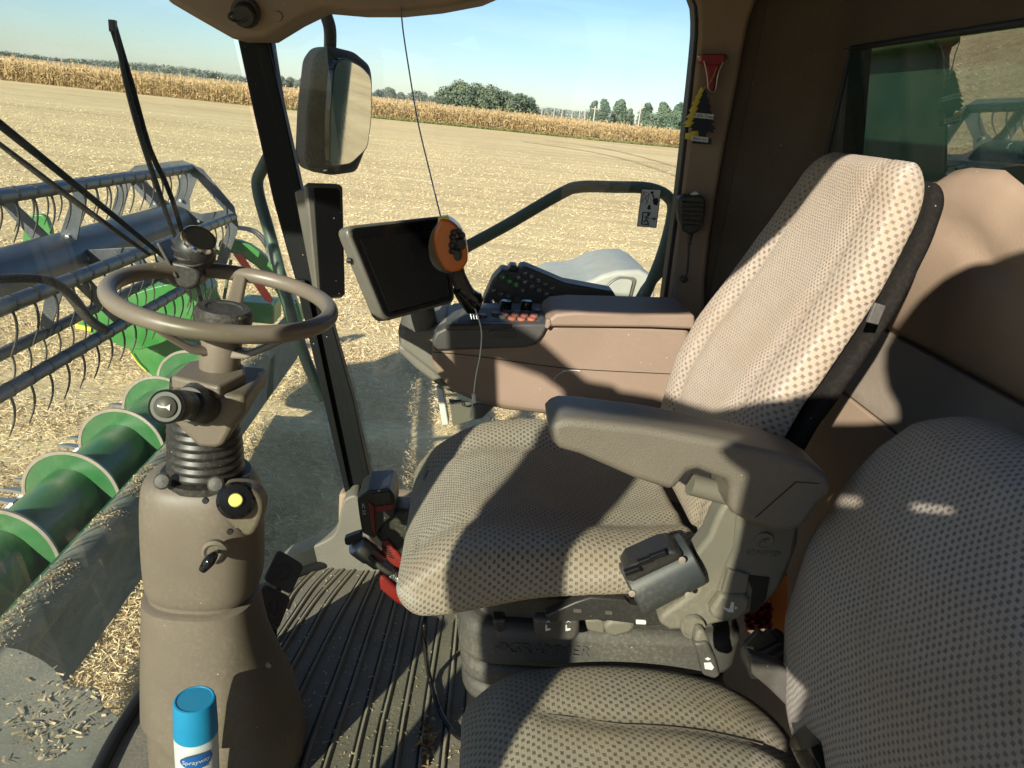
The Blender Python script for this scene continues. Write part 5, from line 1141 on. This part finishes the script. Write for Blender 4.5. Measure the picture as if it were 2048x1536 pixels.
pix('motor_body', [(752, 1040), (790, 1022), (826, 1022), (850, 1060), (850, 1180), (826, 1190), (800, 1140), (770, 1100), (750, 1075)], 1.52, 1.60, 'rubber', gg, 0.014)
pix('red_shell', [(762, 1086), (778, 1080), (806, 1118), (820, 1160), (812, 1168), (790, 1140), (764, 1108)], 1.512, 1.54, 'red', gg, 0.006)
for i in range(5): pix('vent_slot', [(766+i*2.5, 1092+i*5), (778+i*2.5, 1096+i*5), (778+i*2.5, 1098+i*5), (766+i*2.5, 1094+i*5)], 1.5105, 1.513, 'seal', gg, 0)
tube('grip', [PY(790, 1028, 1.55), PY(812, 1036, 1.54), PY(830, 1062, 1.54)], 0.017, 'rubber', gg)
lathe('barrel', [(0.022, 0), (0.026, 0.006), (0.026, 0.045), (0.023, 0.05), (0.023, 0.08)], PY(712, 1088, 1.50), unit(PY(756, 1120, 1.52)-PY(712, 1088, 1.50)), 'steel', gg, seg=32)
pix('trigger_bar', [(688, 1078), (708, 1070), (722, 1066), (724, 1078), (698, 1092), (690, 1090)], 1.50, 1.52, 'black', gg, 0.003)
hs = [PY(740, 1112, 1.49), PY(762, 1135, 1.48), PY(790, 1152, 1.48), PY(815, 1180, 1.50)]
tube('hose', hs, 0.007, 'rubber', gg)
vs, fs = [], []
pp = sm([PY(782, 1148, 1.48), PY(792, 1154, 1.48), PY(804, 1166, 1.485), PY(815, 1180, 1.50)], 16, False); T_, N_ = frame_dirs(pp)
tube('hose_spring', [pp[i]+0.009*(math.cos(i*1.9)*N_[i]+math.sin(i*1.9)*np.cross(T_[i], N_[i])) for i in range(len(pp))], 0.0016, 'steel', gg, k=3, seg=5)
pix('red_foot', [(756, 1146), (775, 1160), (812, 1196), (834, 1216), (820, 1222), (790, 1206), (760, 1180)], 1.50, 1.56, 'red', gg, 0.008)
# ---------------- floor hose, leaf litter
fh_ = tube('floor_cable', [PY(850, 1225, 1.25), PY(849, 1270, 1.22), PZ(856, 1340, 0.05), PZ(872, 1400, 0.012), PZ(895, 1450, 0.010), PZ(925, 1478, 0.010), PZ(965, 1484, 0.010)], 0.0058, 'gloss', None, seg=10)
tag(fh_, 'thick black cable curving over the floor mat to the seat base', 'cable')
n = 60; pp = np.array([PZ(random.gauss(853, 7), random.gauss(1480, 22), 0.008) for _ in range(n)]); dd = rng.normal(0, 1, (n, 3))*[1, 1, 0.5]; dd /= np.linalg.norm(dd, axis=1)[:, None]; ss = np.cross(dd, rng.normal(0, 1, (n, 3))); ss /= np.linalg.norm(ss, axis=1)[:, None]
tag(quads('leaf_litter', pp, dd*(0.004+0.008*rng.random((n, 1))), ss*0.003, 'leafdry'), 'small heap of crumbled brown leaf on the floor mat', kind='stuff')
n = 420; pp = np.array([PZ(random.uniform(570, 960), random.uniform(1120, 1536), 0.003) for _ in range(n)]); dd = rng.normal(0, 1, (n, 3))*[1, 1, 0.2]; dd /= np.linalg.norm(dd, axis=1)[:, None]; ss = np.cross(dd, [0, 0, 1.0]); ss /= np.linalg.norm(ss, axis=1)[:, None]
tag(quads('floor_grit', pp, dd*(0.001+0.003*rng.random((n, 1))), ss*0.001, 'strawbits'), 'scattered grit and chaff on the floor mat', kind='stuff')

# ================================================================== rear post things
hm = thing('escape_hammer', 'red emergency hammer clipped to the rear post above the air fresheners', 'hammer', PY(1425, 180, 1.88))
pix('hammer_head', rc([V(1403, 108), V(1450, 108), V(1451, 124), V(1440, 130), V(1414, 130), V(1402, 122)], 3), 1.855, 1.89, 'darkred', hm, 0.004)
pix('hammer_handle', [(1412, 128), (1440, 128), (1434, 150), (1430, 182), (1420, 184), (1416, 150)], 1.86, 1.885, 'darkred', hm, 0.004)
lathe('hammer_tip', [(0.008, 0), (0.002, 0.012)], PY(1405, 115, 1.87), (-1, 0, 0.1), 'steel', hm, seg=12)
lathe('hammer_tip', [(0.008, 0), (0.002, 0.008)], PY(1449, 114, 1.87), (1, 0, 0), 'steel', hm, seg=12)
tube('hammer_clip', [PY(1408, 122, 1.85), PY(1414, 150, 1.85), PY(1417, 178, 1.85), PY(1430, 182, 1.85), PY(1436, 150, 1.85), PY(1446, 124, 1.85)], 0.0012, 'steel', hm)
def fresh(px, py, sc_, y, m, name, label, tilt=0.0):
    t = thing(name, label, 'air freshener', PY(px, py, y))
    L_ = [(0, -54), (6, -44), (4, -42), (11, -30), (8, -29), (15, -17), (11, -15), (19, -2), (14, 0), (23, 12), (17, 14), (26, 24), (20, 27), (24, 32), (10, 30), (7, 34), (7, 42), (19, 44), (19, 56)]
    R_ = [(-x, yy_) for x, yy_ in L_[::-1]]
    P_ = []
    for x, yy_ in L_+R_[:-1]:
        xr = x*math.cos(tilt)-yy_*math.sin(tilt); yr = x*math.sin(tilt)+yy_*math.cos(tilt); P_.append(PY(px+xr*sc_, py+yr*sc_, y))
    prism('card_tree', P_, (0, 0.0016, 0), m, t); return t
af = fresh(1396, 226, 0.98, 1.868, 'yellow', 'air_freshener', 'yellow tree-shaped air freshener hanging behind the dark one', 0.14)
M['navy'] = plain('navy_card', (0.008, 0.012, 0.03), 0.7)
a2 = fresh(1407, 232, 1.0, 1.852, 'navy', 'air_freshener', 'black tree-shaped air freshener with white name strip on the rear post', 0.06)
af['group'] = a2['group'] = 'air fresheners on the rear post'
dirx = PY(1440, 236, 1.85)-PY(1380, 229, 1.85); diry = -(PY(1400, 260, 1.85)-PY(1404, 200, 1.85))
pix('name_strip', [(1390, 225), (1428, 229), (1427, 239), (1389, 235)], 1.8505, 1.8512, 'print', a2, 0)
text('name_text', 'Little Trees', PY(1408.5, 232, 1.8500), dirx, diry, 0.0098, 'ink', a2, 0.0001, shear=0.15)
pix('scent_strip', [(1383, 271), (1417, 275), (1416, 285), (1382, 281)], 1.8505, 1.8512, 'print', a2, 0)
text('scent_text', 'Black Ice', PY(1399.5, 278, 1.8500), dirx, diry, 0.0092, 'ink', a2, 0.0001)
tube('string', [PY(1404, 180, 1.851), PY(1420, 165, 1.855), PY(1434, 135, 1.86)], 0.0006, 'yellow', a2)
mic = thing('radio_microphone', 'black handheld radio microphone hanging on the rear post', 'microphone', PY(1385, 430, 1.87))
mb_ = pix('mic_body', [(1358, 398), (1368, 390), (1405, 391), (1413, 400), (1412, 420), (1408, 448), (1395, 466), (1380, 470), (1366, 462), (1359, 440), (1357, 415)], 1.845, 1.885, 'rubber', mic, 0.008)
for i in range(6): tube('grille_bar', [PY(1364, 404+i*9, 1.8435), PY(1408, 406+i*9, 1.8435)], 0.0022, 'black', mb_, smooth=False, seg=8)
lathe('mic_clip', [(0.010, 0), (0.010, 0.006), (0, 0.007)], PY(1388, 391, 1.86), (0, -1, 0), 'steel', mic, seg=14)
tube('cord_relief', [PY(1380, 468, 1.86), PY(1378, 490, 1.86)], [0.008, 0.004], 'rubber', mic, smooth=False)
tube('mic_cord', [PY(1378, 486, 1.86), PY(1376, 520, 1.865), PY(1374, 545, 1.87), PY(1368, 556, 1.87)], 0.0026, 'rubber', mic)
lathe('cord_grommet', [(0.009, 0), (0.009, 0.012), (0.006, 0.016), (0, 0.016)], PY(1366, 557, 1.885), (0, -1, 0), 'rubber', mic, seg=16)
tube('loose_wire', [PY(1352, 560, 1.88), PY(1350, 585, 1.88), PY(1356, 610, 1.88)], 0.0012, 'blue', mic)
stk = thing('exit_sticker', 'white emergency exit sticker stuck inside the right window', 'sticker', PY(1298, 455, 1.962))
ys_ = 1.958
def stq(u, v):  # u right 0..1, v down 0..1 on the sticker
    a, b, c, d = V(1283, 377), V(1323, 379), V(1313, 456), V(1274, 453); p = a*(1-u)*(1-v)+b*u*(1-v)+c*u*v+d*(1-u)*v; return p
def sq(pts, y, m, nm): return prism(nm, [PY(*stq(u, v), y) for u, v in pts], (0, 0.0008, 0), m, stk)
sq([(0, 0), (1, 0), (1, 1), (0, 1)], ys_, 'ink', 'sticker_border'); sq([(0.04, 0.02), (0.96, 0.02), (0.96, 0.98), (0.04, 0.98)], ys_-0.001, 'print', 'sticker_face')
yk = ys_-0.002
def ln(pts, w_, nm='pictogram'): 
    tube(nm, [PY(*stq(u, v), yk) for u, v in pts], w_, 'ink', stk, smooth=False, seg=5)
ln([(0.12, 0.08), (0.42, 0.12), (0.36, 0.40), (0.08, 0.36), (0.12, 0.08)], 0.0007); ln([(0.14, 0.1), (0.27, 0.25), (0.36, 0.38)], 0.0006); ln([(0.4, 0.14), (0.25, 0.24), (0.1, 0.34)], 0.0006)
ln([(0.48, 0.1), (0.62, 0.08)], 0.0026); ln([(0.55, 0.1), (0.72, 0.28)], 0.0018); sq([(0.62, 0.27), (0.85, 0.22), (0.93, 0.32), (0.88, 0.42), (0.7, 0.40)], yk, 'ink', 'pictogram')
sq([(0.44, 0.42), (0.56, 0.42), (0.56, 0.49), (0.64, 0.49), (0.5, 0.55), (0.36, 0.49), (0.44, 0.49)], yk, 'ink', 'arrow')
ln([(0.58, 0.66), (0.58, 0.62), (0.22, 0.62), (0.22, 0.93), (0.58, 0.93), (0.58, 0.88)], 0.0018)
ln([(0.46, 0.72), (0.42, 0.80), (0.52, 0.85), (0.5, 0.9)], 0.0016); ln([(0.42, 0.80), (0.32, 0.88)], 0.0016); ln([(0.32, 0.76), (0.42, 0.72), (0.56, 0.77)], 0.0013)
lathe('pictogram_head', [(0.0035, 0), (0.0035, 0.0006), (0, 0.0007)], PY(*stq(0.5, 0.675), yk), (0, -1, 0), 'ink', stk, seg=12)
ln([(0.66, 0.77), (0.9, 0.77)], 0.0013); ln([(0.8, 0.73), (0.9, 0.77), (0.8, 0.81)], 0.0013)

# ================================================================== outside, close to the glass
mir = thing('side_mirror', 'large dusty black side mirror hanging outside the right window', 'mirror', PY(680, 350, 2.35))
mn_ = unit(V(0.80, -0.60, 0.02)); mu = unit(np.cross(mn_, V(0, 0, 1))); mu = mu if np.dot(mu, V(1, -1, 0)) > 0 or True else mu
def quadp(q, y): return [PY(a, b, y+dy) for a, b, dy in q]
sh = quadp([(644, 96, .0), (664, 92, .02), (712, 104, .10), (742, 130, .16), (747, 160, .17), (744, 240, .17), (733, 300, .16), (715, 345, .12), (668, 352, .03), (622, 344, -.04), (611, 322, -.05), (616, 220, -.04), (628, 118, -.03)], 2.3)
shell = prism('mirror_shell', rc(sh, 0.02), (-0.055, 0.10, 0.0), 'mirrorshell', mir, 0.02)
nf = unit(V(0.86, -0.50, -0.055)); gc = PY(704, 225, 2.335)
gpx = [(677, 122), (692, 119), (722, 134), (742, 156), (742, 235), (734, 295), (702, 326), (661, 332), (662, 230), (669, 140)]
prism('glass_surround', rc([PN(x+(x-704)*0.05, y+(y-225)*0.03, gc-nf*0.001, nf) for x, y in gpx], 0.02), -nf*0.02, 'gloss', mir, 0.002)
prism('mirror_glass', rc([PN(x, y, gc, nf) for x, y in gpx], 0.02), -nf*0.0006, 'mirror', mir)
tube('mirror_arm', [PY(600, -60, 2.30), PY(640, -10, 2.32), PY(652, 30, 2.33), PY(660, 60, 2.34), PY(660, 105, 2.36)], 0.0175, 'mirrorshell', mir, seg=18)
hr = tube('handrail', [PY(870, 540, 2.35), PY(905, 510, 2.35), PY(1010, 452, 2.37), PY(1120, 388, 2.39), PY(1160, 374, 2.40), PY(1230, 374, 2.42), PY(1300, 377, 2.44), PY(1338, 396, 2.45), PY(1344, 430, 2.45), PY(1320, 520, 2.42), PY(1268, 640, 2.40)], 0.0185, 'rail', None, k=8, seg=20)
tag(hr, 'dusty green tubular handrail arching outside the right window', 'handrail')
tube('lower_rail', [PY(1345, 520, 2.45), PY(1290, 580, 2.42), PY(1240, 680, 2.4)], 0.017, 'rail', hr)
for q in ((1178, 373, 2.405), (1143, 396, 2.395)): pass
gr = tube('grab_rail', [PY(545, 300, 2.25), PY(526, 335, 2.25), PY(515, 375, 2.25), (PY(540, 470, 2.2)), PY(575, 600, 2.15), PY(612, 720, 2.12), PY(650, 800, 2.1)], 0.017, 'rail', None, k=8, seg=16)
tag(gr, 'dark grab rail bending down just outside the front post', 'handrail')
# wiper arms parked on the windshield
def wiper(name, label, a, b_, blade):
    t = thing(name, label, 'wiper', on_wind(*b_, 0.03), 'windshield wipers')
    pa = [on_wind(*q, 0.035) for q in a]; tube('wiper_arm', pa, [0.0095, 0.007, 0.005], 'post', t, k=3, seg=8)
    pb = [on_wind(*q, 0.02) for q in blade]; tube('wiper_blade', pb, [0.004, 0.0065, 0.0065, 0.004], 'rubber', t, k=3, seg=8)
    box('blade_clip', on_wind(*a[0], 0.03), (0.007, 0.007, 0.012), 'black', t, 0.002)
    return t
wiper('windshield_wiper', 'upright black wiper with its tip high on the glass', [(226, 52), (262, 170), (300, 300), (345, 400), (408, 620)], (408, 620), [(233, 62), (248, 150), (278, 262), (310, 360), (345, 460), (400, 590)])
wiper('windshield_wiper', 'slanting black wiper crossing the glass from the left edge', [(-30, 225), (120, 345), (250, 450), (345, 528)], (345, 528), [(-40, 258), (60, 335), (180, 425), (300, 510)])
w3 = tube('washer_hose', [on_wind(-20, 560, .05), on_wind(40, 556, .05), on_wind(100, 562, .05), on_wind(140, 590, .05), on_wind(180, 640, .05), on_wind(215, 662, .05)], [0.01, 0.009, 0.012, 0.010], 'rubber', None, seg=10)
tag(w3, 'dark bent arm crossing the lower left of the windshield', 'arm')
# pale rounded service hood outside
hd_ = thing('service_hood', 'pale grey-green rounded hood with a recessed window outside the right glass', 'hood', PY(1230, 640, 5.5))
hpz = [(1085, 585), (1110, 572), (1160, 568), (1185, 560), (1205, 550), (1235, 542), (1280, 540), (1310, 556), (1310, 720), (1085, 720)]
pix('hood_shell', hpz, 5.3, 6.2, 'hull', hd_, 0.03)
pix('hood_recess', rc([V(1195, 590), V(1225, 560), V(1240, 553), V(1274, 556), V(1262, 600), V(1250, 640), V(1190, 640)], 8), 5.28, 5.31, 'alu', hd_, 0.006)
pix('hood_glass', rc([V(1200, 592), V(1228, 564), V(1242, 558), V(1266, 560), V(1256, 600), V(1246, 640), V(1196, 640)], 8), 5.26, 5.28, 'bluegrey' if 'bluegrey' in M else 'hull', hd_, 0.003)
# grain tank wall and beacon frame seen through the rear window
gt = thing('grain_tank', 'dark green grain tank wall close behind the rear window', 'grain tank', (1.3, 1.0, -0.5))
box('tank_wall', (1.75, 0.6, 0.6), (0.35, 2.4, 1.3), 'darkgreen', gt, 0.03)
box('tank_rim', (1.37, 0.6, 1.66), (0.05, 2.4, 0.05), 'green', gt, 0.02)
box('tank_label', (1.393, 0.85, 1.50), (0.004, 0.22, 0.014), 'yellow', gt, 0.001)
tube('tank_hose', [V(1.30, 1.6, 0.9), V(1.26, 1.45, 1.15), V(1.22, 1.1, 1.28), V(1.22, 0.6, 1.30), V(1.25, 0.0, 1.25)], 0.035, 'darkgreen', gt, k=8)
# rear pillar of the machine body carries the front wheels and cab (seen only in reflections and as shade)
# unseen panels added at the camera's back, cut to cast a person's shadow inside
dr = thing('cab_door', 'open cab door with dark frame standing behind the view', 'door', (0, -0.18, 0))
prism('door_post', sm([V(-0.74, -0.18, 1.66), V(-0.66, -0.18, 1.30), V(-0.60, -0.18, 1.0), V(-0.52, -0.18, 0.5), V(-0.46, -0.18, -0.1), V(-0.34, -0.18, -0.1), V(-0.40, -0.18, 0.5), V(-0.46, -0.18, 1.0), V(-0.47, -0.18, 1.3), V(-0.5, -0.18, 1.56)], 2), (0, -0.03, 0), 'charcoal', dr, 0.004)
prism('door_rail', sm([V(-0.96, -0.18, 1.72), V(-0.80, -0.18, 1.67), V(-0.68, -0.18, 1.59), V(-0.56, -0.18, 1.53), V(-0.3, -0.18, 1.51), V(-0.18, -0.18, 1.50), V(-0.18, -0.18, 1.56), V(-0.32, -0.18, 1.555), V(-0.48, -0.18, 1.62), V(-0.58, -0.18, 1.635), V(-0.68, -0.18, 1.65), V(-0.80, -0.18, 1.74), V(-0.95, -0.18, 1.80)], 2), (0, -0.034, 0), 'charcoal', dr, 0.003)
prism('door_panel', sm([V(-0.20, -0.18, 1.43), V(-0.21, -0.18, 1.50), V(-0.18, -0.18, 1.565), V(-0.11, -0.18, 1.57), V(0.0, -0.18, 1.56), V(-0.03, -0.18, 1.63), V(-0.05, -0.18, 1.72), V(-0.02, -0.18, 1.79), V(0.04, -0.18, 1.815), V(0.14, -0.18, 1.80), V(0.5, -0.18, 1.78), V(0.5, -0.18, 1.43)], 2), (0, -0.03, 0), 'charcoal', dr, 0.004)
prism('door_panel', [V(-0.20, -0.18, 1.14), V(0.5, -0.18, 1.10), V(0.5, -0.18, 1.395), V(-0.20, -0.18, 1.395)], (0, -0.03, 0), 'charcoal', dr, 0.004)
prism('door_panel', [V(-0.05, -0.184, 0.1), V(0.5, -0.184, 0.1), V(0.5, -0.184, 1.2), V(-0.05, -0.184, 1.2)], (0, -0.03, 0), 'charcoal', dr, 0.004)
prism('door_hinge', [V(-0.045, -0.182, 1.38), V(0.005, -0.182, 1.38), V(0.005, -0.182, 1.45), V(-0.045, -0.182, 1.45)], (0, -0.02, 0), 'charcoal', dr, 0.002)  # added filler around the slit, leaving small gaps for sun patches
prism('door_hinge', [V(0.06, -0.181, 1.36), V(0.5, -0.181, 1.36), V(0.5, -0.181, 1.46), V(0.07, -0.181, 1.46), V(0.05, -0.181, 1.42)], (0, -0.028, 0), 'charcoal', dr, 0.003)
prism('door_hinge', [V(-0.205, -0.181, 1.36), V(-0.09, -0.181, 1.36), V(-0.08, -0.181, 1.46), V(-0.205, -0.181, 1.46)], (0, -0.028, 0), 'charcoal', dr, 0.003)
mesh('door_glass', [(-1.1, -0.195, 0.3), (-0.1, -0.195, 0.3), (-0.1, -0.195, 1.5), (-1.1, -0.195, 1.62)], [(0, 1, 2, 3)], 'doorglass', dr)  # unseen pane added to tint the sunlight greenish
